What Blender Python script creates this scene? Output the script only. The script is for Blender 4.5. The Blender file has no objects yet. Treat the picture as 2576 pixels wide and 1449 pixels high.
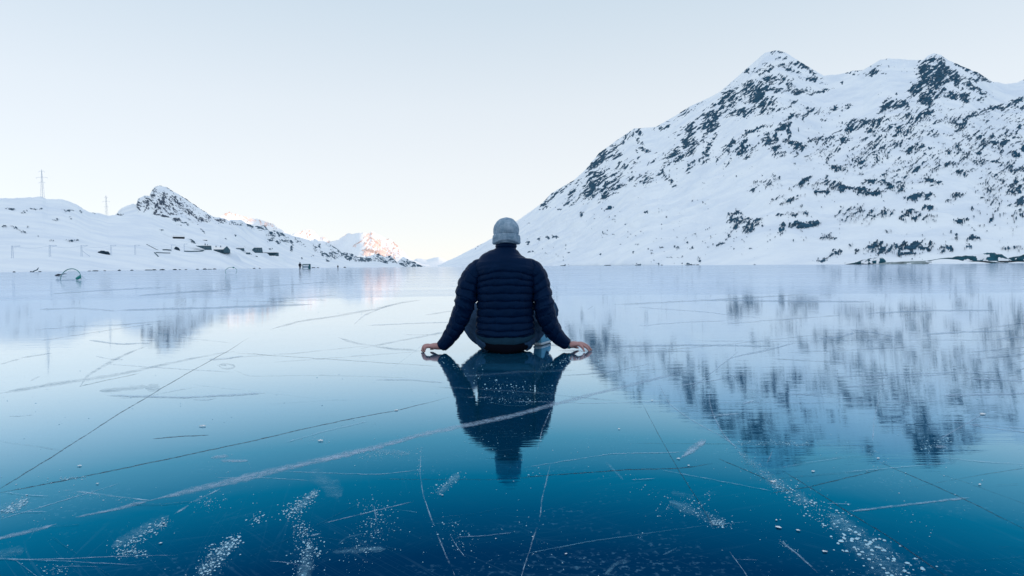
import bpy, bmesh, math, random
import numpy as np
from mathutils import Vector, Matrix
random.seed(7); np.random.seed(7)
R = math.radians
SC = bpy.context.scene
COL = SC.collection

# ------------------------------------------------------------------ camera
FPX = 1574.0                      # focal length in pixels of a 2576 px wide picture
CW, CH = 2576.0, 1449.0
CAM_H = 0.60
ROLL = 0.0090
HOR = 668.6                       # horizon row at the picture's centre column
pitch = math.atan((CH / 2 - HOR) / FPX)
cd = bpy.data.cameras.new('camera'); cam = bpy.data.objects.new('camera', cd); COL.objects.link(cam)
cd.sensor_width = 36; cd.lens = 36 * FPX / CW
cd.clip_start = 0.05; cd.clip_end = 60000
cam_m = Matrix.Rotation(math.pi / 2 - pitch, 4, 'X') @ Matrix.Rotation(-ROLL, 4, 'Z')
cam_m.translation = Vector((0, 0, CAM_H)); cam.matrix_world = cam_m
SC.camera = cam
CM = np.array(cam_m.to_3x3())

def rays(px, py):
    px = np.asarray(px, float); py = np.asarray(py, float)
    d = np.stack([px - CW / 2, CH / 2 - py, -FPX * np.ones_like(px * py)], -1)
    return d @ CM.T
def azel(px, py):
    d = rays(px, py); return np.arctan2(d[..., 0], d[..., 1]), d[..., 2] / np.hypot(d[..., 0], d[..., 1])
def ground(px, py, z=0.0):
    d = rays(px, py); t = (z - CAM_H) / d[..., 2]
    return np.stack([d[..., 0] * t, d[..., 1] * t, z + 0 * t], -1)
def project(P):
    q = (P - np.array([0, 0, CAM_H])) @ CM
    w = np.maximum(-q[..., 2], 1e-3)
    x = CW / 2 + FPX * q[..., 0] / w; y = CH / 2 - FPX * q[..., 1] / w
    bad = q[..., 2] > -1e-3
    return np.where(bad, -9999, x), np.where(bad, -9999, y)

# ------------------------------------------------------------------ sky and sun
SUN_EL, SUN_AZ = R(7.0), R(104)   # azimuth clockwise from the view direction (+Y)
w = bpy.data.worlds.new('World'); SC.world = w; w.use_nodes = True
nt = w.node_tree; nt.nodes.clear()
out = nt.nodes.new('ShaderNodeOutputWorld'); bg = nt.nodes.new('ShaderNodeBackground')
sky = nt.nodes.new('ShaderNodeTexSky'); sky.sky_type = 'NISHITA'; sky.sun_disc = False
sky.sun_elevation = SUN_EL; sky.sun_rotation = SUN_AZ
sky.altitude = 2200; sky.air_density = 1.0; sky.dust_density = 0.6; sky.ozone_density = 2.0
# clear cold winter sky: the physical sky blended with a hand-set elevation gradient, brightened overhead to light the snow
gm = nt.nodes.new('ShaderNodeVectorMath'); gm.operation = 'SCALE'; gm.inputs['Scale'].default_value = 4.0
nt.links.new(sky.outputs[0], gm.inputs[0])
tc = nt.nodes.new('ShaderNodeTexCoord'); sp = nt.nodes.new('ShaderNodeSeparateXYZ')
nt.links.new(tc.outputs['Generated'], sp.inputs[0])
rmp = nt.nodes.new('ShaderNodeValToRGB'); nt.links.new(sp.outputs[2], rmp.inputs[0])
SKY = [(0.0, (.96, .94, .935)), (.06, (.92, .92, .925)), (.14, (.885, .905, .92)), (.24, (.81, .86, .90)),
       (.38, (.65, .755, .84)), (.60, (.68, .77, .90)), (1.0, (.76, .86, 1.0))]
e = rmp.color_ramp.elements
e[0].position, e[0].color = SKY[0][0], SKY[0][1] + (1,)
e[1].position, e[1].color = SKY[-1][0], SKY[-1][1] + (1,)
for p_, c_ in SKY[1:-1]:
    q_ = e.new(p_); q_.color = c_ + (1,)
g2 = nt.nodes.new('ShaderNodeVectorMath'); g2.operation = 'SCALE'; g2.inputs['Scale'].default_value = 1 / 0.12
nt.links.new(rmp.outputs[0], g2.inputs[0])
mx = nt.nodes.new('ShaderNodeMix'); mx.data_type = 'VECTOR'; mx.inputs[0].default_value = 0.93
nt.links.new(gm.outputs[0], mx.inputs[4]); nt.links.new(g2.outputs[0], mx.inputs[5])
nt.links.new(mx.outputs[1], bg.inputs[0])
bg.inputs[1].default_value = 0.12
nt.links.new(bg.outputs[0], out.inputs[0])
sd = bpy.data.lights.new('sun', 'SUN'); sun = bpy.data.objects.new('sun', sd); COL.objects.link(sun)
sd.energy = 3.2; sd.angle = R(0.5); sd.color = (1.0, 0.70, 0.50)
sdir = Vector((math.sin(SUN_AZ) * math.cos(SUN_EL), math.cos(SUN_AZ) * math.cos(SUN_EL), math.sin(SUN_EL)))
sun.rotation_euler = sdir.to_track_quat('Z', 'Y').to_euler()
SC.view_settings.view_transform = 'Standard'; SC.view_settings.look = 'None'
SC.view_settings.gamma = 1; SC.view_settings.exposure = 0.0

# ------------------------------------------------------------------ helpers
def _hash(ix, iy, seed):
    h = (ix.astype(np.int64) * 374761393 + iy.astype(np.int64) * 668265263 + seed * 1442695041) & 0x7fffffff
    h = (h ^ (h >> 13)) * 1274126177 & 0x7fffffff
    h = (h ^ (h >> 16)) & 0xffff
    return h / 65535.0
def vnoise(x, y, seed=0):
    ix = np.floor(x); iy = np.floor(y); fx = x - ix; fy = y - iy
    fx = fx * fx * fx * (fx * (fx * 6 - 15) + 10); fy = fy * fy * fy * (fy * (fy * 6 - 15) + 10)
    a = _hash(ix, iy, seed); b = _hash(ix + 1, iy, seed); c = _hash(ix, iy + 1, seed); d = _hash(ix + 1, iy + 1, seed)
    return (a + (b - a) * fx) * (1 - fy) + (c + (d - c) * fx) * fy
def fbm(x, y, seed=0, octv=4, gain=0.5):
    s = 0; a = 1; t = 0
    for i in range(octv):
        s = s + a * vnoise(x, y, seed + i * 17); t += a; a *= gain
        x = x * 2.03 + 13.7; y = y * 2.03 + 7.3
    return s / t
def smooth(a, b, x):
    t = np.clip((x - a) / (b - a), 0, 1); return t * t * (3 - 2 * t)

def tag(o, label=None, cat=None, group=None, kind=None):
    if label: o['label'] = label
    if cat: o['category'] = cat
    if group: o['group'] = group
    if kind: o['kind'] = kind
    return o
def empty(name, loc=(0, 0, 0), rz=0.0):
    o = bpy.data.objects.new(name, None); COL.objects.link(o); o.location = loc; o.rotation_euler = (0, 0, rz)
    o.empty_display_size = 0.1; return o
def link(name, me, mats, parent=None, sm=True):
    o = bpy.data.objects.new(name, me); COL.objects.link(o)
    for m in (mats if isinstance(mats, (list, tuple)) else [mats]): me.materials.append(m)
    if parent: o.parent = parent
    if sm and len(me.polygons): me.polygons.foreach_set('use_smooth', [True] * len(me.polygons))
    return o
def npmesh(name, V, F, attrs=None):
    """V (n,3), F (m,4) or (m,3) index arrays."""
    me = bpy.data.meshes.new(name); V = np.asarray(V, np.float32); F = np.asarray(F, np.int32); k = F.shape[1]
    me.vertices.add(len(V)); me.vertices.foreach_set('co', V.ravel())
    me.loops.add(F.size); me.loops.foreach_set('vertex_index', F.ravel())
    me.polygons.add(len(F)); me.polygons.foreach_set('loop_start', np.arange(0, F.size, k, dtype=np.int32))
    me.polygons.foreach_set('loop_total', np.full(len(F), k, np.int32))
    for n, a in (attrs or {}).items():
        at = me.attributes.new(n, 'FLOAT', 'POINT'); at.data.foreach_set('value', np.asarray(a, np.float32).ravel())
    me.update(calc_edges=True); me.validate(); return me
def gridF(nr, nc, wrap=False):
    c = np.arange(nc if wrap else nc - 1); r = np.arange(nr - 1)
    rr, cc = np.meshgrid(r, c, indexing='ij'); c2 = (cc + 1) % nc
    return np.stack([rr * nc + cc, rr * nc + c2, (rr + 1) * nc + c2, (rr + 1) * nc + cc], -1).reshape(-1, 4)

class NT:
    """small node-tree writer"""
    def __init__(s, name):
        s.m = bpy.data.materials.new(name); s.m.use_nodes = True; s.t = s.m.node_tree; s.t.nodes.clear()
        s.out = s.t.nodes.new('ShaderNodeOutputMaterial')
    def n(s, typ, ins=None, **kw):
        x = s.t.nodes.new('ShaderNode' + typ)
        for k, v in kw.items(): setattr(x, k, v)
        for k, v in (ins or {}).items():
            if isinstance(v, bpy.types.NodeSocket): s.t.links.new(v, x.inputs[k])
            else: x.inputs[k].default_value = v
        return x
    def math(s, op, a, b=0.0, clamp=False):
        return s.n('Math', {0: a, 1: b}, operation=op, use_clamp=clamp).outputs[0]
    def ramp(s, fac, stops, interp='LINEAR'):
        r = s.n('ValToRGB', {0: fac}); r.color_ramp.interpolation = interp; e = r.color_ramp.elements
        def c4(c): return (c, c, c, 1) if isinstance(c, (int, float)) else tuple(c) + (1,)
        e[0].position, e[0].color = stops[0][0], c4(stops[0][1]); e[1].position, e[1].color = stops[-1][0], c4(stops[-1][1])
        for p, c in stops[1:-1]: q = e.new(p); q.color = c4(c)
        return r.outputs[0]
    def mix(s, f, a, b):
        x = s.n('Mix', data_type='RGBA')
        for i, v in ((0, f), (6, a), (7, b)):
            if isinstance(v, bpy.types.NodeSocket): s.t.links.new(v, x.inputs[i])
            else: x.inputs[i].default_value = v if i == 0 else tuple(v) + (1,)
        return x.outputs[2]
    def obj(s, scale=(1, 1, 1), rot=0.0):
        c = s.n('TexCoord').outputs['Object']
        return s.n('Mapping', {'Vector': c, 'Scale': scale, 'Rotation': (0, 0, rot)}).outputs[0]
    def noise(s, vec, scale, detail=4, rough=0.5):
        return s.n('TexNoise', {'Vector': vec, 'Scale': scale, 'Detail': detail, 'Roughness': rough}).outputs[0]
    def done(s, sh): s.t.links.new(sh, s.out.inputs[0]); return s.m
def basic(name, color, rough=0.8, var=0.25, scale=8.0, bump=0.0, spec=0.3):
    k = NT(name); v = k.obj(); f = k.noise(v, scale)
    c = k.mix(f, [x * (1 - var) for x in color], [min(1, x * (1 + var)) for x in color])
    p = k.n('BsdfPrincipled', {'Base Color': c, 'Roughness': rough, 'Specular IOR Level': spec})
    if bump:
        b = k.n('Bump', {'Height': k.noise(v, scale * 4), 'Strength': bump, 'Distance': 0.01}); k.t.links.new(b.outputs[0], p.inputs['Normal'])
    return k.done(p.outputs[0])

# ------------------------------------------------------------------ snow and rock material for the mountains
def mountain_mat(name, snow, rock, nscale):
    k = NT(name); v = k.obj()
    rk = k.n('Attribute', attribute_name='rock').outputs['Fac']
    n = k.noise(v, nscale, 5, 0.6)
    f = k.math('ADD', rk, k.math('MULTIPLY', k.math('SUBTRACT', n, 0.5), 0.9))
    fac = k.ramp(f, [(0.36, 0.0), (0.62, 1.0)])
    n2 = k.noise(v, nscale * .6, 4)
    rc = k.mix(k.ramp(n2, [(.3, 0.0), (.7, 1.0)]), [x * .55 for x in rock], [x * 1.6 for x in rock])
    sc = k.mix(k.ramp(k.noise(v, nscale * .06, 6, .6), [(.35, 0), (.6, 1)]), [snow[0] * .86, snow[1] * .89, snow[2] * .94], snow)
    col = k.mix(fac, sc, rc)
    b = k.n('Bump', {'Height': k.noise(v, nscale, 6, .65), 'Strength': .5, 'Distance': 0.6 / max(nscale, 1e-3) * .35})
    p = k.n('BsdfPrincipled', {'Base Color': col, 'Roughness': 0.85, 'Specular IOR Level': 0.1, 'Normal': b.outputs[0]})
    return k.done(p.outputs[0])

SNOW = (.885, .94, .975)
ROCK = (.013, .062, .108)
TER = {}
def terrain(name, crest, shore_D, ridge_R, pxlist, nr, strokes, mat, seed, prof=1.0, jag=0.0, relief=0.0,
            te_start=None, noise_px=(30., 9.), ang=30., base=0.0, extra_az=None, label=None, back=1.5, sharp=.5, dots=0.0,
            ledge=None, pads=(), warp=4.0):
    """Terrain sheet: a fan of slopes from the shore up to the measured crest and down the far side."""
    cr = np.array(crest, float); caz, cte = azel(cr[:, 0], cr[:, 1])
    az, _ = azel(pxlist, np.full(len(pxlist), 600.0))
    if extra_az is not None:
        az = np.concatenate([az, np.radians([a for a, _, _ in extra_az])])
        caz = np.concatenate([caz, np.radians([a for a, _, _ in extra_az])]); cte = np.concatenate([cte, [t for _, t, _ in extra_az]])
    nc = len(az)
    te = np.interp(az, caz, cte)
    jg = jag * (fbm(az * 260, az * 0 + 3.3, seed + 5, 4, .6) - .5) if jag else 0 * te
    S = shore_D(az); RR = ridge_R(az)
    t = np.linspace(0, 1, nr)[:, None] ** 1.0
    r = S + (RR - S) * (t ** prof)
    t0 = (-CAM_H / S) if te_start is None else np.full(nc, te_start)
    if ledge is None: g = t
    else: g = ledge(t)
    kk = np.exp(-np.linspace(-2, 2, 61) ** 2); kk /= kk.sum(); tes = np.convolve(np.pad(te, 30, mode='edge'), kk, 'valid'); wv_ = smooth(.35, 1, t)
    tt = t0 + ((te * wv_ + tes * (1 - wv_)) - t0) * g + jg * smooth(.95, 1, t)
    z = CAM_H + r * tt
    X = r * np.sin(az); Y = r * np.cos(az)
    wrel = np.sin(np.pi * np.clip(t, 0, 1)) ** .6 * (1 - t * .3)
    if relief:
        q = 1.0 / (RR.mean() * .12)
        n = fbm(X * q, Y * q, seed, 6, .55) - .5
        n2 = np.abs(fbm(X * q * 2.2 + 5, Y * q * 2.2, seed + 40, 5, .55) - .5) * 2
        z = z + relief * RR * wrel * (n * 1.2 - n2 * .5) * np.minimum(1, te / .1)
    if te_start is None: z[0] = -0.6
    # the far side
    nb = 5
    rb = RR * (1 + np.linspace(0.08, back - 1, nb)[:, None]); zb = z[-1] - (z[-1] + 6) * np.linspace(.12, 1, nb)[:, None] ** .8
    X = np.vstack([X, rb * np.sin(az)]); Y = np.vstack([Y, rb * np.cos(az)]); Z = np.vstack([z, zb])
    P = np.stack([X, Y, Z], -1)
    px, py = project(P[:nr].reshape(-1, 3)); px = px.reshape(nr, nc); py = py.reshape(nr, nc)
    if pads:      # ground levelled under the buildings
        Zo = P[:nr, :, 2].copy()
        for (x, y, wd) in pads:
            i = np.unravel_index(np.argmin((px - x) ** 2 + (py - y) ** 2), px.shape); c = P[i]; rad = wd * c[1] / FPX * .55 + 2
            d = np.hypot(P[:nr, :, 0] - c[0], P[:nr, :, 1] - c[1]); wt = 1 - smooth(rad, rad * 1.5 + 3, d)
            P[:nr, :, 2] = P[:nr, :, 2] * (1 - wt) + Zo[i] * wt
    # rock cover drawn on the terrain as an attribute
    D = np.full(px.shape, float(base))
    qx = px + warp * (fbm(px / 13, py / 9, seed + 101, 3, .6) - .5) * 2; qy = py + warp * .7 * (fbm(px / 13, py / 9, seed + 131, 3, .6) - .5) * 2
    for (x, y, L, W, a, d) in strokes:
        L += 2; W += 1.5
        m = max(L, W) * 1.6
        msk = (np.abs(px - x) < m) & (np.abs(py - y) < m)
        if not msk.any(): continue
        dx = qx[msk] - x; dy = -(qy[msk] - y); ca, sa = math.cos(R(a)), math.sin(R(a))
        u = (dx * ca + dy * sa) / L; v = (-dx * sa + dy * ca) / W
        q = np.sqrt(u * u + v * v); q = d * (1 - smooth(.45, 1.55, q))
        D[msk] = np.maximum(D[msk], q)
    ca, sa = math.cos(R(ang)), math.sin(R(ang))
    wx = px + 14 * (fbm(px / 40, py / 40, seed + 9, 3) - .5); wy = py + 14 * (fbm(px / 40, py / 40, seed + 19, 2) - .5)
    u = wx * ca - wy * sa; v = wx * sa + wy * ca
    rg = 1 - np.abs(fbm(u / noise_px[0] * .8, v / noise_px[1] * .8, seed + 60, 3, .6) - .5) * 5.0
    f1 = fbm(u / noise_px[0] * 1.2, v / noise_px[1] * 1.3, seed + 75, 4, .65); f2 = fbm(u / noise_px[0] * 4.0, v / noise_px[1] * 2.6, seed + 90, 3, .7)
    n = .5 + rg * .50 - .19 + (f1 - .5) * 1.9 + (f2 - .5) * 1.9
    rock = (D + (n - .5) * .95 - .62) * (D > .02) - .3 * (D <= .02)
    if dots:
        dn = vnoise(px / 6.5, py / 3.6, seed + 77) - .10 * (1 - np.clip((fbm(px / 70, py / 50, seed + 3, 2) - .4) * 5, 0, 1))
        rock = np.maximum(rock, (dn - (1 - dots)) * 5)
    rk = np.clip(rock / sharp * .5 + .5, 0, 1)
    soft = smooth(.12, .8, D + .25 * (fbm(px / 60, py / 40, seed + 33, 3) - .5)) * smooth(.50, .66, f2 * .5 + f1 * .5) * .36; rk = np.maximum(rk, soft)
    rk = np.vstack([rk, np.tile(rk[-1:], (nb, 1)) * .3])
    # rocks stand out of the snow a little
    off = (rk > .5) * (r.mean() * .0012)
    P[..., 2] += off * np.vstack([wrel, np.zeros((nb, 1))])
    me = npmesh(name, P.reshape(-1, 3), gridF(nr + nb, nc)[:, ::-1], {'rock': rk})
    o = link(name, me, mat); tag(o, label=label, kind='structure')
    TER[name] = (P[:nr], px, py)
    return o
def on_terrain(name, x, y):
    P, px, py = TER[name]; d = (px - x) ** 2 + (py - y) ** 2; i = np.unravel_index(np.argmin(d), d.shape)
    return Vector(P[i])

def zc(ox, oy, kx, lst):  # strokes from an enlarged view to picture units
    return [(ox + x * kx, oy + y * kx, L * kx, W * kx, a, d) for (x, y, L, W, a, d) in lst]

Z5 = zc(1274.6, 100.6, .4167, [
(330,905,90,8,35,.8),(240,975,40,18,50,.9),(390,930,80,12,58,.7),(420,970,50,14,50,.7),(350,1000,40,8,60,.6),(570,700,60,40,55,.9),(520,770,60,25,50,.9),(640,690,60,40,35,.6),(530,850,70,45,60,.85),(500,910,60,40,55,.9),(610,870,90,50,30,.55),(620,920,60,25,40,.6),(700,760,90,25,20,.45),(700,600,90,14,38,.6),(790,550,30,14,-40,.85),(790,600,60,10,-50,.6),(830,665,60,10,-20,.6),(830,840,50,30,10,.65),(750,830,20,20,0,.6),(940,530,60,8,10,.6),(870,740,30,8,30,.7),(1080,430,90,12,30,.5),(1050,550,60,10,35,.5),(1200,450,60,20,50,.5),
(1330,380,100,40,55,.9),(1260,450,60,40,60,.9),(1240,520,45,35,40,.9),(1420,440,110,24,10,.75),(1500,330,70,45,20,.9),(1570,380,60,35,0,.75),(1560,430,80,20,20,.7),(1440,280,60,18,40,.8),(1560,180,60,12,15,.9),(1600,240,30,24,0,.85),(1540,280,40,12,-30,.7),(1360,320,40,30,40,.8),(1440,180,18,8,50,.8),
(1190,530,40,25,50,.85),(1110,540,50,25,45,.7),(1100,590,60,20,30,.65),(1080,640,130,11,22,.85),(1010,690,60,8,30,.7),(1040,720,90,14,25,.85),(1130,650,60,20,40,.7),(935,790,35,8,60,.7),(950,830,40,12,-30,.7),(1010,870,30,8,-40,.6),(1220,640,60,12,55,.75),(1190,720,40,18,30,.7),(1110,770,45,10,50,.7),(1350,640,60,22,50,.8),(1440,600,50,15,65,.85),(1430,670,60,35,0,.75),(1290,700,40,10,60,.7),(1330,750,50,6,60,.6),(1500,545,90,8,20,.6),(1590,600,50,40,30,.8),(1560,860,60,25,30,.55),
(1490,915,20,8,10,.7),(610,1020,20,15,20,.8),(640,1080,12,8,0,.8),(580,1165,5,4,0,.8),(297,1190,16,8,0,.8),(130,1215,8,16,-20,.7),(145,1280,12,5,10,.7),(450,1055,10,8,30,.7),
(1380,1070,40,25,40,.75),(1430,1100,50,22,0,.95),(1380,1130,25,20,30,.95),(1500,1110,60,10,30,.85),(1450,1150,25,12,0,.9),(1320,1190,30,8,60,.7),(1290,1235,30,6,40,.6),(1180,1160,60,3,25,.45),
(190,1200,5,4,0,.8),(250,1197,5,4,0,.8),(380,1290,6,4,0,.7),(555,1290,6,4,0,.7),(940,1255,6,4,0,.7),(1083,1207,6,5,0,.8),(1110,1262,7,4,0,.7),(835,1045,6,4,0,.7),(1155,1325,6,4,0,.7),(1032,1257,5,3,0,.7),
(780,1360,15,3,0,.8),(340,1363,20,3,0,.7),(1100,1358,30,3,0,.7)])
Z6 = zc(1905.1, 100.6, .4167, [
(40,180,60,15,20,.8),(110,160,60,12,0,.8),(120,75,30,10,0,.85),(150,115,30,7,-10,.7),(240,150,50,12,-15,.8),(300,165,60,12,-40,.85),(210,185,60,10,-10,.7),(70,240,40,22,0,.85),(140,240,40,22,20,.7),(190,260,20,35,0,.75),(50,290,50,15,-20,.8),(170,305,50,10,0,.7),(330,240,60,12,-10,.8),(270,312,50,14,5,.8),(360,320,75,8,12,.95),(10,350,45,45,0,.85),(50,400,50,45,0,.75),(15,440,40,12,0,.7),(200,395,45,7,40,.6),
(700,200,60,12,12,.72),(740,155,15,5,0,.7),(560,195,60,5,10,.65),(515,258,6,4,0,.8),
(1060,118,50,12,10,.9),(1010,190,45,50,0,1),(1110,170,45,60,0,1),(1080,240,85,45,0,.95),(1190,220,70,26,-35,1),(1250,260,60,26,-30,.9),(960,290,60,32,45,1),(1005,340,34,35,-60,.9),(1090,310,50,38,30,.85),(1170,335,50,22,-10,.85),(1250,345,32,26,0,1.05),(1330,300,60,10,-25,.85),(790,390,32,26,45,1),(870,385,55,18,10,.8),(770,430,40,10,10,.8),(1012,378,30,20,-50,.85),(1250,165,60,10,-30,.75),(1340,205,60,12,-35,.8),(1330,240,60,8,-5,.7),(1400,250,30,5,-10,.7),(1340,360,30,14,0,.6),
(260,460,28,20,20,.8),(320,440,50,22,15,.7),(390,430,50,18,0,.55),(500,410,80,12,12,.5),(580,535,65,16,12,.95),(560,500,60,18,15,.7),(640,510,45,24,20,.75),(720,490,60,16,10,.6),(700,530,50,16,40,.65),(770,490,30,12,10,.65),(190,480,50,7,40,.85),(125,550,75,13,50,.9),(190,550,8,45,0,.85),(95,605,45,20,0,.95),(150,610,40,12,0,.85),(110,660,28,32,0,.7),(150,685,30,12,0,.7),(210,625,40,12,0,.85),(250,655,35,16,10,.8),(370,600,50,12,15,.65),(440,590,40,14,20,.7),(525,605,22,18,30,.95),(490,650,50,16,50,.55),(450,700,50,16,50,.55),(240,700,40,5,55,.55),(400,490,16,10,0,.6),
(800,600,270,85,34,.50),(900,520,130,30,25,.60),(1350,620,240,120,20,.30),(1500,900,140,120,20,.26),(430,640,120,40,30,.36),(1000,760,260,60,20,.26),(620,1060,120,40,0,.26),(1030,440,50,14,15,.85),(930,490,60,14,25,.75),(860,560,60,14,35,.7),(740,650,55,12,25,.75),(700,700,60,12,20,.65),(920,670,30,20,10,.95),(980,650,28,16,20,.85),(1045,650,13,9,0,.9),(840,720,30,8,30,.75),(1090,495,50,5,25,.6),(1200,480,60,24,10,.55),(1210,525,45,18,20,.85),(1340,440,65,16,15,.7),(1430,410,70,10,10,.65),(1540,385,55,12,30,.95),(1480,410,60,8,20,.7),(1600,360,30,8,20,.8),(1570,410,36,8,0,.7),(1580,520,16,13,0,.9),(1210,410,70,4,10,.5),
(1500,590,16,46,0,.9),(1550,580,40,14,0,.8),(1480,630,55,14,5,.9),(1600,650,16,26,0,.8),(1360,630,22,30,0,.75),(1420,630,26,14,0,.7),(1400,580,90,4,0,.55),(1560,690,40,16,0,.65),(1350,738,40,14,0,.9),(1435,735,26,9,5,.85),(1340,690,20,7,0,.7),(1150,685,16,11,0,.6),(1250,680,22,12,0,.65),(1180,750,32,14,0,.75),(1230,805,22,20,0,.85),(1060,570,45,14,10,.6),(1145,575,22,14,0,.65),(1510,760,60,20,20,.55),(1560,790,45,14,10,.65),(1450,820,60,7,25,.5),
(960,790,25,12,10,.95),(1060,780,28,16,0,.65),(860,790,25,6,0,.6),(1040,855,32,13,0,1),(1090,870,28,8,0,.75),(490,780,60,14,-10,.65),(530,795,18,12,-30,.85),(290,850,35,8,30,.8),(270,872,36,18,10,.85),(380,870,55,16,30,.6),(430,868,55,18,10,.7),(520,895,56,14,-5,1.05),(620,915,55,18,-5,1),(710,925,55,11,0,1),(395,925,46,8,0,1.05),(690,857,48,15,5,.95),(790,880,48,14,-35,1.05),(860,858,28,8,0,.75),(870,905,20,16,0,.6),(210,900,22,10,50,.6),(110,970,40,8,35,.8),(200,965,60,10,20,.5),(270,1005,22,6,10,.7),(960,950,48,14,10,1.05),(1030,943,24,9,20,.85),(1220,938,38,10,0,.9),(1030,1010,34,10,0,1),(1550,920,60,18,10,.8),(1590,980,28,22,0,.8),(1600,880,28,8,0,.85),(1500,1015,22,9,0,.8),(1570,1080,60,28,45,.5),(1350,960,12,8,0,.75),(1310,1030,36,10,-20,.65),(1170,970,30,4,0,.5),
(80,870,50,22,0,.48),(620,1020,18,7,0,.8),(622,1052,10,18,0,.65),(685,1030,20,5,0,.9),(685,1065,23,6,0,.95),(755,1050,16,16,10,.75),(800,1050,24,16,10,.55),(890,1070,36,18,40,.85),(950,1075,38,13,0,1.05),(930,1045,36,10,0,.8),(1230,1095,38,11,5,1),(1415,1085,18,6,15,.9),(1345,1130,16,5,0,.9),(1040,1080,28,11,20,.5),
(145,1130,16,20,0,.95),(140,1155,28,11,30,1),(250,1120,56,18,0,1.08),(340,1115,42,11,5,1.08),(210,1060,33,7,0,.95),(290,1052,19,5,0,.95),(130,1060,18,10,0,.5),(430,1190,34,11,5,1.05),(790,1160,18,6,0,.65),(540,1020,28,6,0,.42),(20,1120,20,14,20,.7),(10,1085,14,6,0,.7),
(710,1240,40,14,25,1),(740,1275,70,20,0,1.15),(830,1260,58,16,0,.95),(920,1250,58,18,0,.9),(870,1295,64,9,0,1.1),(955,1250,40,9,45,.95),(890,1230,20,5,0,.9),(1010,1265,25,10,0,1.05),(1050,1238,25,7,10,1.05),(1115,1270,28,15,0,.8),(1150,1258,24,8,-25,.85),(1198,1207,9,12,0,1),(1200,1180,8,3,0,.8),(1300,1205,38,10,0,.95),(1265,1252,14,8,0,.95),(480,1280,22,10,10,1.1),(440,1300,32,3,35,.8),(390,1330,30,8,15,1.1),(580,1240,22,5,0,.65),(595,1278,9,8,0,.65),
(1510,1262,20,6,0,.9),(1575,1262,30,12,0,.85)])

px_r = np.concatenate([np.arange(1100, 1300, 3.0), np.arange(1300, 2600, 1.35), np.arange(2600, 2900, 12.0)])
crest_r = [(1095,671.5),(1110,664),(1124,657),(1153,644),(1207,616),(1235,601),(1270,578),(1304,553),(1364,511),(1387,486),(1441,455),(1470,430),(1508,384),(1550,354),(1595,323.5),(1650,319),(1691,296),(1737,267),(1787,244),(1812,230),(1870,180),(1900,153),(1925,133),(1945,128),(1955,125.6),(1976,132),(2009,153),(2043,173.5),(2072,190),(2105,188),(2147,178),(2172,175.6),(2213,151),(2238,147),(2280,150),(2322,151),(2334,140),(2351,134),(2368,138),(2384,151),(2426,169),(2463,184),(2497,205),(2530,211),(2555,209),(2576,200),(2640,185),(2720,170),(2800,165),(2900,160)]
def pwl(pts):
    a = np.array(pts, float); return lambda az: np.interp(az, np.radians(a[:, 0]), a[:, 1])
MAT_R = mountain_mat('mountain_snow_rock', SNOW, ROCK, .35)
shore_r = pwl([(-8, 1900), (-2, 1100), (4, 700), (12, 470), (20, 330), (30, 190), (40, 170), (60, 170), (90, 250), (150, 500)])
ridge_r = pwl([(-8, 3400), (-4, 3000), (0, 2400), (6, 2000), (12, 1750), (20, 1600), (28, 1500), (36, 1450), (45, 1800), (60, 2300), (90, 2200), (150, 1500)])
# the small bank and slope keep low near the shore, then climb
extra = [(44.5, .31, 0), (48, .33, 0), (54, .37, 0), (60, .38, 0), (70, .38, 0), (80, .40, 0), (90, .42, 0), (100, .42, 0), (115, .38, 0), (130, .32, 0), (150, .22, 0)]  # unseen ridge beyond the right edge, raised to keep the sun off the valley
terrain('mountain', crest_r, shore_r, ridge_r, px_r, 420, Z5 + Z6, MAT_R, 11, prof=1.25, jag=.0016, warp=11.0, relief=.022,
        extra_az=extra, noise_px=(25, 5.0), ang=38, dots=.06, label='steep snowy mountain with broken dark rock and two peaks rising from the right shore of the frozen lake')

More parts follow.
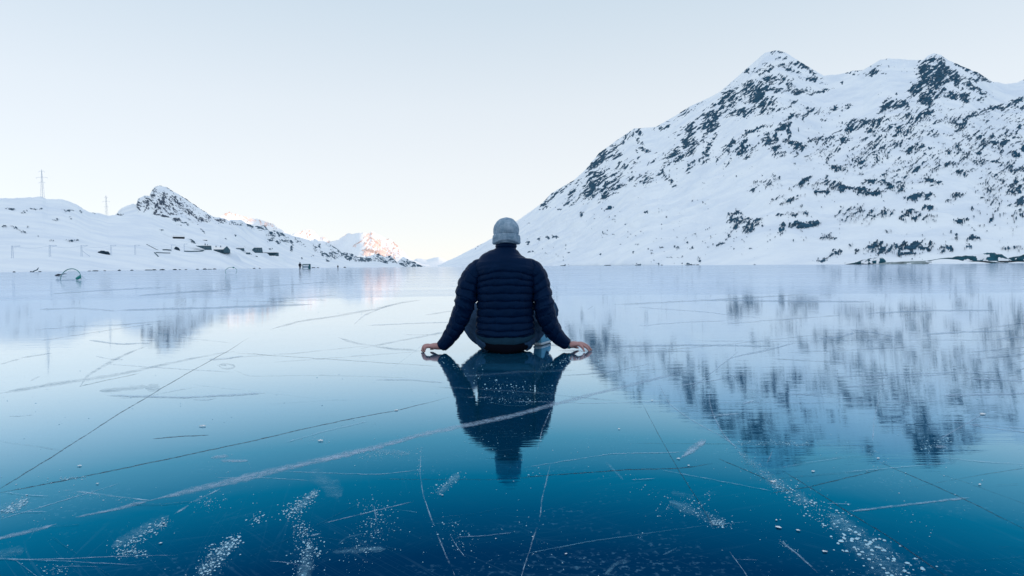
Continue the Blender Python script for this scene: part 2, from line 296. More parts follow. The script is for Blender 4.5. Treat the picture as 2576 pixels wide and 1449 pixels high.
# left side: three depths
Z2 = lambda l: zc(0, 402.5, .22397, l)
Z3 = lambda l: zc(348.8, 550.1, .16667, l)
Z4 = lambda l: zc(697.7, 523.2, .1979, l)
st1 = Z3([(1180,45,70,22,0,.75),(1060,30,60,14,-20,.6),(1450,70,110,18,-10,.55),(1250,40,30,20,0,.7),(1680,105,60,22,-20,.85),(1830,140,80,24,-15,.75),(1920,130,40,14,-20,.7),(2000,250,45,70,30,.65),(1980,330,30,20,0,.7),(2100,220,90,18,-25,.6),(2200,260,80,12,-40,.6),(2310,380,12,40,20,.8),(2310,440,12,50,0,1),(2100,350,30,20,-60,.6),(950,165,60,4,-50,.6),(700,75,60,5,-20,.7),(560,20,50,10,-15,.9),(620,100,30,3,0,.4),(790,340,60,3,-25,.5),(1460,260,8,8,0,.8),(1310,320,8,6,0,.6),(2440,360,14,30,-20,.5),(2000,465,10,8,0,.8),(2470,600,6,10,0,.6)]) + \
      Z4([(280,430,60,20,-40,.5),(300,440,12,24,-10,.7),(480,500,50,14,-60,.6),(540,460,8,50,0,.8),(570,580,30,10,-60,.6),(620,610,60,14,-30,.6),(690,600,20,30,0,.75),(760,560,40,36,-20,.65),(740,630,20,16,0,.7),(860,600,40,30,-20,.85),(935,600,26,40,0,.95),(920,645,30,16,0,.9),(1000,640,40,24,0,.7),(1060,655,50,18,0,.8),(1160,655,60,14,0,.8),(1290,640,60,26,0,.7),(1290,590,30,20,0,.7),(1380,685,60,12,0,.8),(1450,630,50,22,-35,.8),(1500,670,30,18,-40,.85),(1440,650,60,12,-20,.6),(1640,725,70,10,-10,.9),(1650,690,50,24,-20,.65),(1780,730,60,8,-12,.95),(1740,700,40,14,-25,.65),(100,420,40,24,-30,.6),(10,440,14,20,0,.8),(700,500,60,14,-30,.4),(310,640,5,8,0,.7),(440,610,5,5,0,.6),(640,670,8,12,0,.6)]) + \
      Z2([(120,555,40,5,-10,.75),(465,548,16,6,15,.85),(270,600,20,6,0,.6),(340,560,60,3,5,.45),(760,570,50,4,0,.45),(1055,600,16,7,0,.6),(905,580,20,7,-20,.55),(785,655,16,5,-30,.6),(625,675,30,4,0,.5),(45,760,16,6,0,.6),(190,780,70,4,-25,.5),(305,765,16,4,0,.5),(570,912,18,6,0,.6),(790,912,30,4,0,.6),(880,910,26,5,10,.7),(1760,735,14,5,0,.4),(430,860,20,4,0,.4),(1815,800,6,6,0,.6),(2040,640,40,8,-20,.6),(1350,612,20,6,0,.9)])
crest_1 = [(-7000,60),(-4000,230),(-2600,330),(-1500,410),(-900,455),(-400,490),(-200,500),(-60,503),(0,499),(50,498),(105,494.5),(118,501),(155,501),(190,513),(210,526),(225,533),(250,536),(270,542),(300,541),(336,538.8),(381,539),(414,547.5),(448,556.6),(500,561),(540,562),(560,560),(582,553),(607,553),(622,563),(640.5,568),(665.5,567),(677,580),(699,580),(717.5,586.5),(733,592.5),(757,598),(777,604),(791,613),(803,614),(824,610),(846,624),(866,634),(886,638),(898,646),(917,647),(935,642),(951,638),(967,646),(983,642),(998.5,660),(1014,646),(1044,660),(1064,669.8),(1075,671.5)]
MAT_L = mountain_mat('hill_snow_rock', SNOW, ROCK, .5)
shore_l = pwl([(-60, 160), (-45, 200), (-39, 240), (-34, 280), (-25, 470), (-18, 900), (-12, 1300), (-7, 1900)])
ridge_l = pwl([(-60, 700), (-39, 750), (-30, 850), (-25, 1000), (-18, 1700), (-10, 2200), (-7, 2600)])
terrain('snowy_hill', crest_1, shore_l, ridge_l, np.concatenate([[-7000,-5600,-4600,-3800,-3200,-2700,-2300,-2000,-1750,-1500,-1300,-1150,-1000,-880,-760,-650,-560,-480], np.arange(-400, 0, 8.0), np.arange(0, 1076, 1.35)]), 150, st1, MAT_L, 23, prof=1.1,
        jag=.0016, relief=.0010, noise_px=(9, 3.4), ang=-25, pads=((450,601.5,30),(512,629,40),(558,636.5,40),(603,627.5,20),(624,640,12),(648,637,30),(678,645,44)), label='low smooth snowy hill behind the left shore with a speckled rocky shoulder running down to the lake end')
st2 = Z2([(1860,480,120,95,0,.50),(2080,560,150,60,-35,.42),(1640,480,60,60,0,.45),(1950,350,60,6,-28,.9),(2150,465,190,9,-34,.95),(1800,285,40,6,0,.7),(1840,400,12,40,0,.9),(1720,330,24,16,30,.7),(1720,400,30,16,0,.85),(1660,480,14,50,-20,.9),(1700,440,30,12,30,.7),(1830,480,26,50,-20,.85),(1780,560,60,16,45,.85),(1850,635,40,10,-20,1),(1980,672,30,12,0,1),(1930,600,50,14,0,.7),(1760,510,40,14,50,.7),(1990,480,80,20,-40,.75),(2120,590,90,24,-35,.65),(2050,540,50,12,-60,.6),(2250,660,80,18,-20,.65),(2350,640,50,24,0,.65),(2470,680,60,18,0,.75),(1560,510,14,50,0,.85),(1740,350,14,30,-20,.7),(1345,612,20,8,0,.95),(1850,420,30,12,-10,.7),(1800,600,60,10,40,.6),(1960,560,40,10,-35,.7),(1640,540,30,30,20,.5)])
crest_2 = [(270,560),(289,541),(307,523),(330,515),(343,512),(347,501),(363,492),(376,492),(381,481),(387.5,471),(401,466),(414,468.6),(430,477.5),(459,494),(493,517),(526,539),(542,547),(560,549),(580,556),(620,575),(660,600)]
MAT_P = mountain_mat('peak_snow_rock', SNOW, (.05, .075, .11), .28)
terrain('rocky_peak', crest_2, lambda a: np.full(a.shape, 1300.0), lambda a: np.full(a.shape, 2100.0), np.arange(272, 660, 1.2), 120, st2, MAT_P, 31,
        te_start=.035, jag=.003, relief=.006, noise_px=(9, 3), ang=-35, label='small pointed peak with dark streaked rock face behind the left hill')
st3 = Z4([(1150,560,60,60,60,.85),(1180,360,40,60,60,.7),(1250,450,80,60,-40,.75),(1370,560,70,70,-40,.9),(1510,500,90,45,-45,.6),(1460,600,60,40,-40,.7),(-620,60,120,40,-15,.55),(-350,130,120,40,-15,.55),(-120,200,90,40,-15,.5),(430,330,40,50,-60,.5),(1290,570,60,50,0,.85),(1400,400,60,14,-35,.6),(1480,500,40,30,-40,.6),(1130,440,90,8,55,.6),(1250,600,90,40,0,.6),(1000,470,120,10,40,.35),(900,330,60,6,20,.4),(590,380,40,10,0,.5),(640,420,10,10,0,.8),(450,330,50,60,-60,.35),(300,310,60,10,20,.4)])  # strokes for bare rock and for faces painted sunlit peach
crest_3 = [(500,585),(535,560),(545,550),(577,532),(600,540),(620,546),(650,551),(680,560),(698,571),(723,588),(736,588),(751,584),(775,576.5),(787,579),(795,588),(802,597),(814,595.5),(826,606),(832,606.5),(846,604),(860,596),(876,587),(896,586),(915,586),(929,587),(936,580.5),(945,587),(963,595),(978,601),(991,608),(1003,621),(1014,634),(1034,652),(1055,661),(1076,667),(1090,671)]
MAT_F = mountain_mat('far_snow_rock_sun_peach', SNOW, (.72, .55, .50), .012)  # peach rock colour also paints warm sunlight onto the far faces
terrain('far_range', crest_3, lambda a: np.full(a.shape, 3600.0), lambda a: 5200 + 500 * np.sin(a * 60), np.arange(500, 1092, 1.6), 110, st3, MAT_F, 41,
        te_start=-.001, jag=.004, relief=.020, noise_px=(9, 5), ang=50, label='far mountain range with sunlit peach faces at the end of the valley')
crest_4 = [(1030,666),(1040,655),(1048,650),(1060,651),(1074,653),(1090,649),(1103,646.5),(1112,650),(1121,655),(1150,662),(1200,668)]
terrain('distant_ridge', crest_4, lambda a: np.full(a.shape, 7500.0), lambda a: np.full(a.shape, 9500.0), np.arange(1030, 1200, 2.0), 40, [], MAT_F, 51,
        te_start=-.0005, jag=.0015, relief=.008, label='faint distant snowy ridge at the very end of the lake')

# ------------------------------------------------------------------ the frozen lake
def ice_mat():
    k = NT('black_ice')
    geo = k.n('NewGeometry'); pos = geo.outputs['Position']
    P = k.n('SeparateXYZ', {0: pos})
    def mp(sc, rot=0.0, loc=(0, 0, 0)): return k.n('Mapping', {'Vector': pos, 'Scale': sc, 'Rotation': (0, 0, rot), 'Location': loc}).outputs[0]
    # gentle undulation and fine wind texture
    h1 = k.noise(mp((.25, .6, 1)), 1.0, 3); h2 = k.noise(mp((1.2, 13, 1)), 1.0, 4, .6); h3 = k.noise(mp((60, 60, 1)), 1.0, 2)
    hh = k.math('ADD', k.math('MULTIPLY', h1, .0035), k.math('ADD', k.math('MULTIPLY', h2, .0010), k.math('MULTIPLY', h3, .00003)))
    bump = k.n('Bump', {'Height': hh, 'Strength': 0.55, 'Distance': 1.0})
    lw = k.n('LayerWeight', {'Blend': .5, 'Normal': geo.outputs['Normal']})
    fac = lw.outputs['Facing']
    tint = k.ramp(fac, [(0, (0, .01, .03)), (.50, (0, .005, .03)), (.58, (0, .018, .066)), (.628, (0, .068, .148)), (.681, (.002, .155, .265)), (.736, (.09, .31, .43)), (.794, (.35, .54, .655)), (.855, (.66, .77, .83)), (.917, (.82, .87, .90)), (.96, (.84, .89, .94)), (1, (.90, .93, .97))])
    # zones of duller ice: beyond about twelve metres, wandering edges
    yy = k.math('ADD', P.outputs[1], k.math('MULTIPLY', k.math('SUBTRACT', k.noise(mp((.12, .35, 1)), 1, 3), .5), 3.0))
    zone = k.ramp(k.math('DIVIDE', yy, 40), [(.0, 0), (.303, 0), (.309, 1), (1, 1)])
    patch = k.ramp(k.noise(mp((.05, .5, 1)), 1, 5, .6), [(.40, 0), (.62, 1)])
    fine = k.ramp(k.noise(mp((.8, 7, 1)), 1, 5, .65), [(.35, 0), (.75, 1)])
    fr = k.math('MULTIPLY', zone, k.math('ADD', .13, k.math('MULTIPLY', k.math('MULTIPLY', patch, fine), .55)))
    hair = None
    for i_, (rot_, sx_, sy_, am_) in enumerate([(.12, .9, 26, .06), (-.35, .7, 22, .05), (.75, .8, 24, .05), (1.35, .6, 20, .04), (-.8, 2.5, 40, .04)]):
        q_ = k.ramp(k.noise(k.n('Mapping', {'Vector': mp((1, 1, 1), rot_, (i_ * 3.7, i_ * 1.3, 0)), 'Scale': (sx_, sy_, 1)}).outputs[0], 1, 2, .5), [(.0, 0), (.490, 0), (.5, 1), (.510, 0), (1, 0)])
        m_ = k.ramp(k.noise(mp((1.3, 1.3, 1), 0, (i_ * 5.1, 0, 0)), 1, 3), [(.50, 0), (.68, 1)])
        q_ = k.math('MULTIPLY', k.math('MULTIPLY', q_, m_), am_); hair = q_ if hair is None else k.math('ADD', hair, q_)
    powd = k.math('MULTIPLY', k.ramp(k.noise(mp((70, 70, 1)), 1, 2, .6), [(.56, 0), (.72, 1)]), k.ramp(k.noise(mp((1.6, 3.2, 1), .5), 1, 4, .6), [(.50, 0), (.72, .35)]))
    fr2 = k.math('ADD', hair, powd)
    frost = k.math('ADD', fr, fr2, True)
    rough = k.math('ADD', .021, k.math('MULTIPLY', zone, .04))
    rough = k.math('ADD', rough, k.math('MULTIPLY', h2, .02))
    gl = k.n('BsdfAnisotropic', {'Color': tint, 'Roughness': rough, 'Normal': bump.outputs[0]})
    body = k.mix(k.noise(mp((.6, .9, 1)), 1, 4), (.0, .014, .035), (.0, .030, .058))
    df = k.n('BsdfDiffuse', {'Color': body})
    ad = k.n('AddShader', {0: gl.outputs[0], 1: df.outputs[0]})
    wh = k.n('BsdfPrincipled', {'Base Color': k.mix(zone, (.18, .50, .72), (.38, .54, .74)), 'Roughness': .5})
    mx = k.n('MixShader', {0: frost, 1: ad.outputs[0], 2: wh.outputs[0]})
    return k.done(mx.outputs[0])
ICE = ice_mat()
# marks in the ice: cracks, skate and wind scratches, frosted bands (all faces of the ice sheet itself)
def mark_mat(name, col, alpha, us, vs, lo, hi, rough=.5, grain=1.0):
    k = NT(name); v = k.n('Attribute', attribute_name='across').outputs['Fac']; geo = k.n('NewGeometry').outputs['Position']
    soft = k.math('SUBTRACT', 1.0, k.math('POWER', k.math('ABSOLUTE', v), 1.6), True)
    n = k.noise(k.n('Mapping', {'Vector': geo, 'Scale': (us, vs, 1), 'Rotation': (0, 0, .35)}).outputs[0], 1, 5, .7)
    n = k.ramp(n, [(lo, 0), (hi, 1)])
    g = k.ramp(k.noise(geo, 55 * grain, 3, .7), [(.38, .25), (.62, 1)])
    a = k.math('MULTIPLY', k.math('MULTIPLY', soft, k.math('MULTIPLY', n, g)), alpha, True)
    p = k.n('BsdfPrincipled', {'Base Color': col + (1,), 'Roughness': rough, 'Specular IOR Level': .2}); t = k.n('BsdfTransparent')
    return k.done(k.n('MixShader', {0: a, 1: t.outputs[0], 2: p.outputs[0]}).outputs[0])
M_CRACK = mark_mat('ice_crack_dark', (.0, .03, .07), .82, 1.5, 1.5, .2, .45)
M_CRACKF = mark_mat('ice_crack_faint', (.01, .10, .18), .6, 1.5, 1.5, .3, .6)
M_WHITE = mark_mat('ice_scratch_white', (.50, .74, .92), .78, 6, 6, .42, .6)
M_BAND = mark_mat('ice_frost_band', (.42, .60, .78), .60, 2.5, 9, .18, .5, grain=.8)
M_FROST = mark_mat('ice_frost_patch', (.22, .55, .75), .58, 5, 9, .35, .75)
M_TRACK = mark_mat('ice_track_dark', (.16, .30, .44), .5, 2, 10, .35, .65)
RNG = np.random.RandomState(5)
class Sheet:
    def __init__(s): s.V = []; s.F = []; s.M = []; s.A = []; s.n = 0
    def add(s, V, F, m, A): s.V.append(V); s.F.append(F + s.n); s.M += [m] * len(F); s.A.append(A); s.n += len(V)
sh = Sheet()
xs = np.array([-7000, 0, 7000.]); ys = np.array([-3000, 0, 30, 9000.])
X, Y = np.meshgrid(xs, ys); sh.add(np.stack([X, Y, 0 * X], -1).reshape(-1, 3), gridF(4, 3), 0, np.zeros(12))
LV = [0]
def ribbon(pts, w, m, wob=1.2, taper=True, step=6.0):
    """a mark on the ice following points measured along the ice; w = width seen in picture units, turned to metres on the ice"""
    p = np.array(pts, float); seg = np.r_[0, np.cumsum(np.hypot(*np.diff(p, axis=0).T))]; n = max(6, int(seg[-1] / step))
    t = np.linspace(0, seg[-1], n)
    # smooth the corners
    x = np.interp(t, seg, p[:, 0]); y = np.interp(t, seg, p[:, 1])
    for _ in range(3):
        x[1:-1] = (x[:-2] + 2 * x[1:-1] + x[2:]) / 4; y[1:-1] = (y[:-2] + 2 * y[1:-1] + y[2:]) / 4
    sd_ = RNG.randint(1000)
    nx = -np.gradient(y); ny = np.gradient(x); L = np.hypot(nx, ny) + 1e-9; nx /= L; ny /= L
    o = wob * (fbm(t / 25, t * 0 + .5, sd_, 3) - .5) * 2; x = x + nx * o; y = y + ny * o
    ws = np.interp(t / seg[-1], np.linspace(0, 1, len(w)), w) if isinstance(w, (list, tuple)) else np.full(n, w)
    ws = ws * (.55 + .9 * fbm(t / 14, t * 0 + 9.5, sd_ + 7, 3))
    if taper: ws = ws * np.clip(np.minimum(t, seg[-1] - t) / (seg[-1] * .08 + 1), .15, 1)
    LV[0] += 1; z = .0002 + .00001 * LV[0]
    rows = []
    for k_ in (-1, 0, 1): rows.append(ground(x + nx * ws / 2 * k_, np.maximum(y + ny * ws / 2 * k_, 672.5), z))
    V = np.stack(rows, 1).reshape(-1, 3); A = np.tile([-1., 0, 1], n)
    sh.add(V, gridF(n, 3)[:, ::-1], m, A)
z7 = lambda l: [(.5 * x, 966 + .5 * y) for x, y in l]
z8 = lambda l: [(1288 + .5 * x, 966 + .5 * y) for x, y in l]
za = lambda l: [(.5 * x, 644 + .5 * y) for x, y in l]
zb = lambda l: [(1288 + .5 * x, 644 + .5 * y) for x, y in l]
MATS = [ICE, M_CRACK, M_CRACKF, M_WHITE, M_BAND, M_FROST, M_TRACK]
for pts, w_, m_ in [
    ([(-20,1240),(5,1226),(130,1150),(300,1040),(470,940),(570,885),(625,850)], [3.6, 2.6, 1.6], 1),
    ([(-20,1243),(180,1205),(420,1155),(640,1108),(760,1080),(900,1050),(1010,1030),(1135,998)], [3.6, 3.0, 2.0], 1),
    (z8([(650,90),(740,260),(830,420),(920,560),(1030,740)]), [1.4, 2.4, 2], 1),
    (z8([(1030,740),(1100,850),(1180,960),(1200,1000)]), 2.4, 3),
    (z8([(1360,435),(1500,520),(1700,650),(1900,770),(2100,910),(2220,990)]), [2, 3.6, 3.6], 1),
    (z8([(1040,375),(1250,465),(1400,540)]), 2.6, 1),
    (z8([(1820,380),(2100,500),(2300,590),(2600,740)]), [1.5, 2.4, 2.2], 1),
    (z8([(2120,440),(2340,515),(2600,610)]), 2.2, 2),
    (z8([(30,472),(300,450),(600,430),(840,425),(1010,400)]), 2.8, 1),
    (z8([(1300,550),(1500,515),(1860,430)]), 2.6, 1),
    (z8([(560,298),(1100,302),(1900,312)]), 2, 2), (z8([(2000,520),(2400,450),(2600,420)]), 2.4, 2),
    (z7([(2570,480),(2300,480),(1900,478)]), 2.2, 2), (z7([(770,275),(900,264),(1050,256)]), 3, 1),
    (za([(1180,487),(1600,515),(2200,555)]), 1.8, 2), (za([(1180,575),(1250,605),(1600,600),(2050,612)]), 1.6, 2),
    (za([(0,690),(300,640),(600,595),(900,530),(1100,490),(1180,480)]), [11, 9, 5], 6), (za([(740,455),(700,465),(560,530),(440,600),(400,660)]), [4, 9, 6], 6),
    (za([(1360,370),(1500,330),(1700,300),(1900,265),(2040,230),(2120,222)]), [5, 7, 5], 6), (za([(1780,345),(1830,300),(1920,260),(2000,238)]), 5, 6),
    (za([(1700,410),(1800,440),(1950,465),(2110,475)]), 6, 6), (za([(500,680),(650,665),(740,655)]), 14, 6), (za([(730,668),(770,660),(810,664)]), 20, 6),
    (za([(1090,552),(1130,540),(1180,548),(1190,560),(1140,568),(1095,560),(1100,545)]), 6, 6), (za([(1110,545),(1140,549)]), 6, 6),
    (za([(150,628),(200,606)]), 6, 6), (za([(0,545),(120,510),(260,490)]), 4, 6), (za([(2040,395),(2200,397)]), 3, 6), (za([(400,655),(520,628),(700,590)]), 3, 2),
    # the long frosted band crossing under the man's reflection
    (z7([(-40,785),(0,775),(130,745),(285,705)]), [9, 13, 5], 4), (z7([(380,670),(560,635),(750,585)]), [5, 8, 12], 4),
    ([(372,1260),(500,1229),(600,1206),(700,1181),(825,1153),(950,1123),(1050,1096),(1165,1071),(1290,1046),(1400,1015),(1500,990),(1640,955),(1762,927)], [16, 20, 19, 16, 14, 12, 11, 9, 6], 4),
    ([(700,1183),(825,1154),(950,1125),(1060,1094)], [8, 12, 8], 4),
    (z7([(200,520),(430,545),(700,580),(760,585)]), [4, 6, 3], 3), (z7([(1110,525),(980,590),(875,655)]), [3, 7, 4], 3),
    (z7([(2120,310),(2112,440),(2130,560),(2170,680),(2210,780),(2250,880),(2280,940),(2300,1000)]), [2, 3.5, 4.5], 3),
    (z7([(2260,750),(2300,820),(2340,870)]), 2, 3), (z7([(1880,600),(1895,700),(1890,760)]), 4, 3), (z7([(0,883),(350,878),(500,870),(900,860)]), [2.5, 2.5, 1], 4),
    (z7([(1560,765),(1615,750)]), 5, 3), (z7([(1630,700),(2080,590)]), 2, 4), (z7([(1060,372),(1150,360)]), 9, 4), (z7([(1110,387),(1250,385)]), 9, 4),
    (z7([(1700,810),(1740,770),(1830,752)]), 5, 5), (z7([(1670,848),(1800,835),(1940,830)]), 16, 5), (z7([(1560,440),(1640,500),(1720,560)]), 50, 5),
    (z7([(560,820),(850,660)]), 30, 5), (z7([(1000,960),(1180,790)]), [40, 30], 5), (z7([(1480,640),(1600,530)]), [30, 14], 5), (z7([(1520,980),(1570,800)]), [50, 26], 5),
    (z7([(-20,660),(150,570)]), [40, 20], 5), (z7([(-20,860),(120,830)]), 26, 5), (z7([(2200,560),(2310,450)]), 20, 5), (z7([(1850,330),(2060,350)]), 14, 5),
    (z7([(1430,440),(1900,455),(2120,430)]), 2, 4), (z7([(0,680),(300,590),(600,500)]), 2, 4), (z7([(320,490),(440,470)]), 6, 3), (z7([(1080,470),(1300,470),(1580,485)]), 1.5, 4),
    (z8([(195,130),(150,230),(130,330)]), [4, 5, 2], 3), (z8([(195,395),(150,580),(140,680),(90,830),(50,960),(40,1000)]), [3, 4, 3], 3),
    (z8([(740,0),(790,100),(900,180),(1050,260),(1150,330)]), 2.5, 4), (z8([(1870,-20),(1840,90),(1820,200),(1815,290)]), [3, 6, 4], 3), (z8([(1000,30),(990,80),(1010,150),(1060,250),(1130,320)]), 3, 4),
    (z8([(2370,150),(2250,220),(2150,280)]), 2.5, 4), (z8([(960,160),(1060,155),(1150,145)]), [3, 5, 2], 3), (z8([(975,280),(930,310),(850,372)]), [16, 22, 8], 4), (z8([(975,285),(920,325),(860,365)]), [8, 14, 6], 3),
    (z8([(980,700),(1080,705)]), [8, 16, 6], 3), (z8([(790,590),(930,650),(1080,700)]), 26, 5), (z8([(1130,330),(1330,500),(1500,600)]), [14, 30, 40], 5), (z8([(1600,650),(1750,800),(1960,970)]), [40, 80, 100], 5),
    (z8([(800,545),(920,570)]), 14, 5), (z8([(470,390),(520,440),(560,480)]), 8, 5), (z8([(760,860),(830,825)]), 6, 5), (z8([(470,960),(520,900),(600,890)]), 12, 5), (z8([(1340,780),(1430,850),(1540,950)]), 5, 3),
    (z8([(30,860),(400,790),(900,720),(1200,690)]), 3, 5), (z8([(1700,640),(2300,570)]), 6, 4), (z8([(60,420),(500,350),(900,340)]), 2, 4), (z8([(1280,400),(1300,360),(1310,330)]), 2, 4),
    (z8([(1160,100),(1220,80)]), 6, 3), (z8([(2130,315),(2190,316)]), 8, 4), (z8([(1100,300),(1300,296),(1500,305)]), 10, 5),
    (z8([(0,86),(400,96),(900,84)]), 1.4, 4), (z8([(2300,205),(2600,245)]), 3, 4), (z8([(2200,190),(2600,225)]), 2, 4), (z8([(1000,90),(1400,94),(2200,86)]), 1.6, 4),
    (zb([(830,655),(1040,620),(1180,590)]), 3, 4), (zb([(1080,520),(1150,500),(1250,480),(1430,435)]), [3, 6, 3], 4), (zb([(1700,370),(1850,390),(1950,412)]), 3, 4),
    (zb([(900,425),(1300,430),(1900,420),(2576,424)]), 1.4, 4), (zb([(1890,600),(1860,680),(1840,724)]), [2, 5], 3), (zb([(380,270),(410,250)]), 2, 6), (zb([(300,600),(500,580),(700,540)]), 2, 4),
    ]:
    ribbon(pts, w_, m_)
for i in range(46):     # broad faint scuffs on the pale middle ice
    y0 = 735 + 260 * RNG.rand(); x0 = RNG.rand() * 2650 - 60; L_ = 80 + 420 * RNG.rand(); sl = RNG.normal(0, .06) - .04
    ribbon([(x0, y0), (x0 + L_ / 2, y0 + sl * L_ / 2 + RNG.normal(0, 3)), (x0 + L_, y0 + sl * L_)], 2 + 5 * RNG.rand(), 6 if RNG.rand() < .7 else 4)
for i in range(60):     # fine loose scratches all over the near ice
    y0 = 760 + 680 * RNG.rand() ** .8; x0 = RNG.rand() * 2700 - 60; a_ = RNG.normal(0, .16) + (.9 if RNG.rand() < .18 else 0) * RNG.choice([-1, 1]); L_ = 60 + 380 * RNG.rand() ** 2
    ribbon([(x0, y0), (x0 + L_ / 2 * math.cos(a_), y0 + L_ / 2 * math.sin(a_) * .6 + RNG.normal(0, 3)), (x0 + L_ * math.cos(a_), y0 + L_ * math.sin(a_) * .6)], 1.0 + 1.2 * RNG.rand(), [4, 4, 2, 2, 5][RNG.randint(5)])
def ice_sheet():
    V = np.concatenate(sh.V); F = np.concatenate(sh.F); me = npmesh('frozen_lake', V, F, {'across': np.concatenate(sh.A)})
    o = link('frozen_lake', me, MATS, sm=False); me.polygons.foreach_set('material_index', sh.M[:len(me.polygons)]); return o
lake = ice_sheet(); tag(lake, 'dark blue clear lake ice crossed by cracks and scratches, mirroring the mountains', kind='structure')

# loose snow crumbs and frost grains lying on the ice
M_CRUMB = basic('snow_crumb', (.40, .64, .80), .7, .35, 9)
def crumbs():
    pts = []
    def cl(poly, spread, n, s0, s1):
        p = np.array(poly, float); seg = np.r_[0, np.cumsum(np.hypot(*np.diff(p, axis=0).T))]; t = RNG.rand(n) * seg[-1]
        sp = np.interp(t / seg[-1], np.linspace(0, 1, len(spread)), spread) if isinstance(spread, (list, tuple)) else spread
        x = np.interp(t, seg, p[:, 0]) + RNG.normal(0, 1, n) * sp; y = np.interp(t, seg, p[:, 1]) + RNG.normal(0, 1, n) * sp * .7
        s = s0 + (s1 - s0) * RNG.rand(n) ** 4
        pts.append(np.stack([x, y, s], 1))
    for poly, sp_, n, s0, s1 in [
        (z8([(1130,330),(1250,440),(1330,500)]), [8, 12, 14], 260, .9, 3), (z8([(1330,500),(1500,600),(1640,690)]), [12, 20, 22], 420, 1, 5.5), (z8([(1640,690),(1750,800),(1960,970)]), [22, 28, 34], 420, 1.2, 9),
        (z8([(760,590),(950,650),(1080,705)]), [24, 14], 300, .9, 4), (z8([(1000,695),(1070,705)]), 7, 150, 1, 4), (z8([(640,545),(720,550)]), 12, 20, 1, 4), (z8([(1130,295),(1500,300)]), [6, 6], 160, .9, 3.4),
        (z8([(2060,310),(2200,300)]), 12, 120, .9, 3.4), (z8([(1840,200),(1960,240)]), 18, 60, .9, 3), (z8([(1760,320),(1850,380),(1950,440)]), 10, 90, .9, 3), (z8([(60,430),(160,460)]), 14, 16, 1, 4.5), (z8([(0,700),(150,850),(100,950)]), 40, 90, .9, 4),
        (z8([(1350,790),(1430,840)]), 6, 40, 1, 3.5), (z8([(980,540),(1000,580)]), 5, 30, 1, 3),
        (z7([(600,840),(720,760),(840,690)]), [16, 12, 7], 420, .9, 5), (z7([(600,845),(720,855)]), 9, 120, 1.2, 5), (z7([(1020,950),(1100,850),(1190,780)]), [16, 16, 10], 520, 1, 6), (z7([(1440,670),(1560,570),(1590,540)]), [15, 12, 5], 420, .9, 5.5),
        (z7([(1530,960),(1560,820),(1500,700)]), [24, 18, 16], 520, 1, 5.5), (z7([(1850,590),(1920,720),(1800,860)]), [22, 26, 30], 460, .9, 4), (z7([(2170,560),(2310,450)]), 10, 130, .9, 5.5), (z7([(20,640),(130,590)]), [10, 8], 260, .9, 5),
        (z7([(1270,690),(1330,660)]), 10, 60, 1, 5), (z7([(1100,580),(1000,620)]), 14, 90, .9, 3.5), (z7([(1800,360),(2060,350)]), 8, 260, .8, 3), (z7([(2110,310),(2110,460)]), 5, 60, .9, 3), (z7([(300,480),(440,470)]), 4, 90, .9, 3.5),
        (z7([(200,940),(340,930)]), 14, 90, .9, 3.5), (z7([(2280,700),(2330,850)]), 22, 110, .9, 4.5), (z7([(700,590),(300,560)]), 8, 60, .9, 3), (z7([(1540,280),(1660,290)]), 10, 70, .8, 3), (z7([(2300,260),(2560,330)]), 22, 60, .8, 2.4),
        ([(1190,950),(1290,985),(1370,960)], 16, 200, .8, 4), ([(1200,1000),(1300,1010),(1390,1005)], 7, 180, .8, 2.4), ([(1410,905),(1480,900)], 5, 110, .8, 3.2), ([(1350,925),(1450,910)], 5, 60, .8, 4), ([(1110,905),(1180,940)], 8, 40, .8, 3.2),
        ([(1480,915),(1560,920)], 8, 90, .8, 3), ([(0,1000),(900,1040)], 40, 60, .8, 3.4), ([(1500,1100),(2500,1250)], 70, 110, .8, 3.4)]:
        cl(poly, sp_, n, s0, s1)
    n = 2600; y = 980 + 500 * RNG.rand(n) ** .8; x = RNG.rand(n) * 2640 - 30; k = fbm(x / 110, y / 60, 77, 3) > .50
    pts.append(np.stack([x[k], y[k], .7 + 2.6 * RNG.rand(k.sum()) ** 5], 1))
    n = 420; pts.append(np.stack([RNG.rand(n) * 2640 - 30, 740 + 260 * RNG.rand(n), .6 + 1.8 * RNG.rand(n) ** 4], 1))
    P = np.concatenate(pts); P = P[RNG.rand(len(P)) < .80]; G = ground(P[:, 0], np.maximum(P[:, 1], 700), 0.0); d = np.hypot(G[:, 0], G[:, 1]); s = P[:, 2] * d / FPX * .46
    N = len(P); k6 = np.arange(6) * math.pi / 3; V = np.zeros((N, 13, 3)); rr = .65 + .7 * RNG.rand(N, 6)
    st = .7 + .7 * RNG.rand(N); th = RNG.rand(N) * 6.3
    for j in range(6):
        V[:, j, 0] = np.cos(k6[j] + th) * rr[:, j] * st; V[:, j, 1] = np.sin(k6[j] + th) * rr[:, j] * 1.15; V[:, j, 2] = 0
        V[:, 6 + j, 0] = V[:, j, 0] * .7; V[:, 6 + j, 1] = V[:, j, 1] * .7; V[:, 6 + j, 2] = .42 + .2 * RNG.rand(N)
    V[:, 12, 2] = .6
    V *= s[:, None, None]; V[:, :, :2] += G[:, None, :2]; V[:, :, 2] += .0004
    f = [(j, (j + 1) % 6, 6 + (j + 1) % 6) for j in range(6)] + [(j, 6 + (j + 1) % 6, 6 + j) for j in range(6)] + [(6 + j, 6 + (j + 1) % 6, 12) for j in range(6)]
    F = (np.array(f)[None] + (np.arange(N) * 13)[:, None, None]).reshape(-1, 3)
    o = link('snow_crumbs', npmesh('snow_crumbs', V.reshape(-1, 3), F), M_CRUMB); tag(o, 'scattered white snow crumbs and frost grains on the dark ice', kind='stuff')
crumbs()

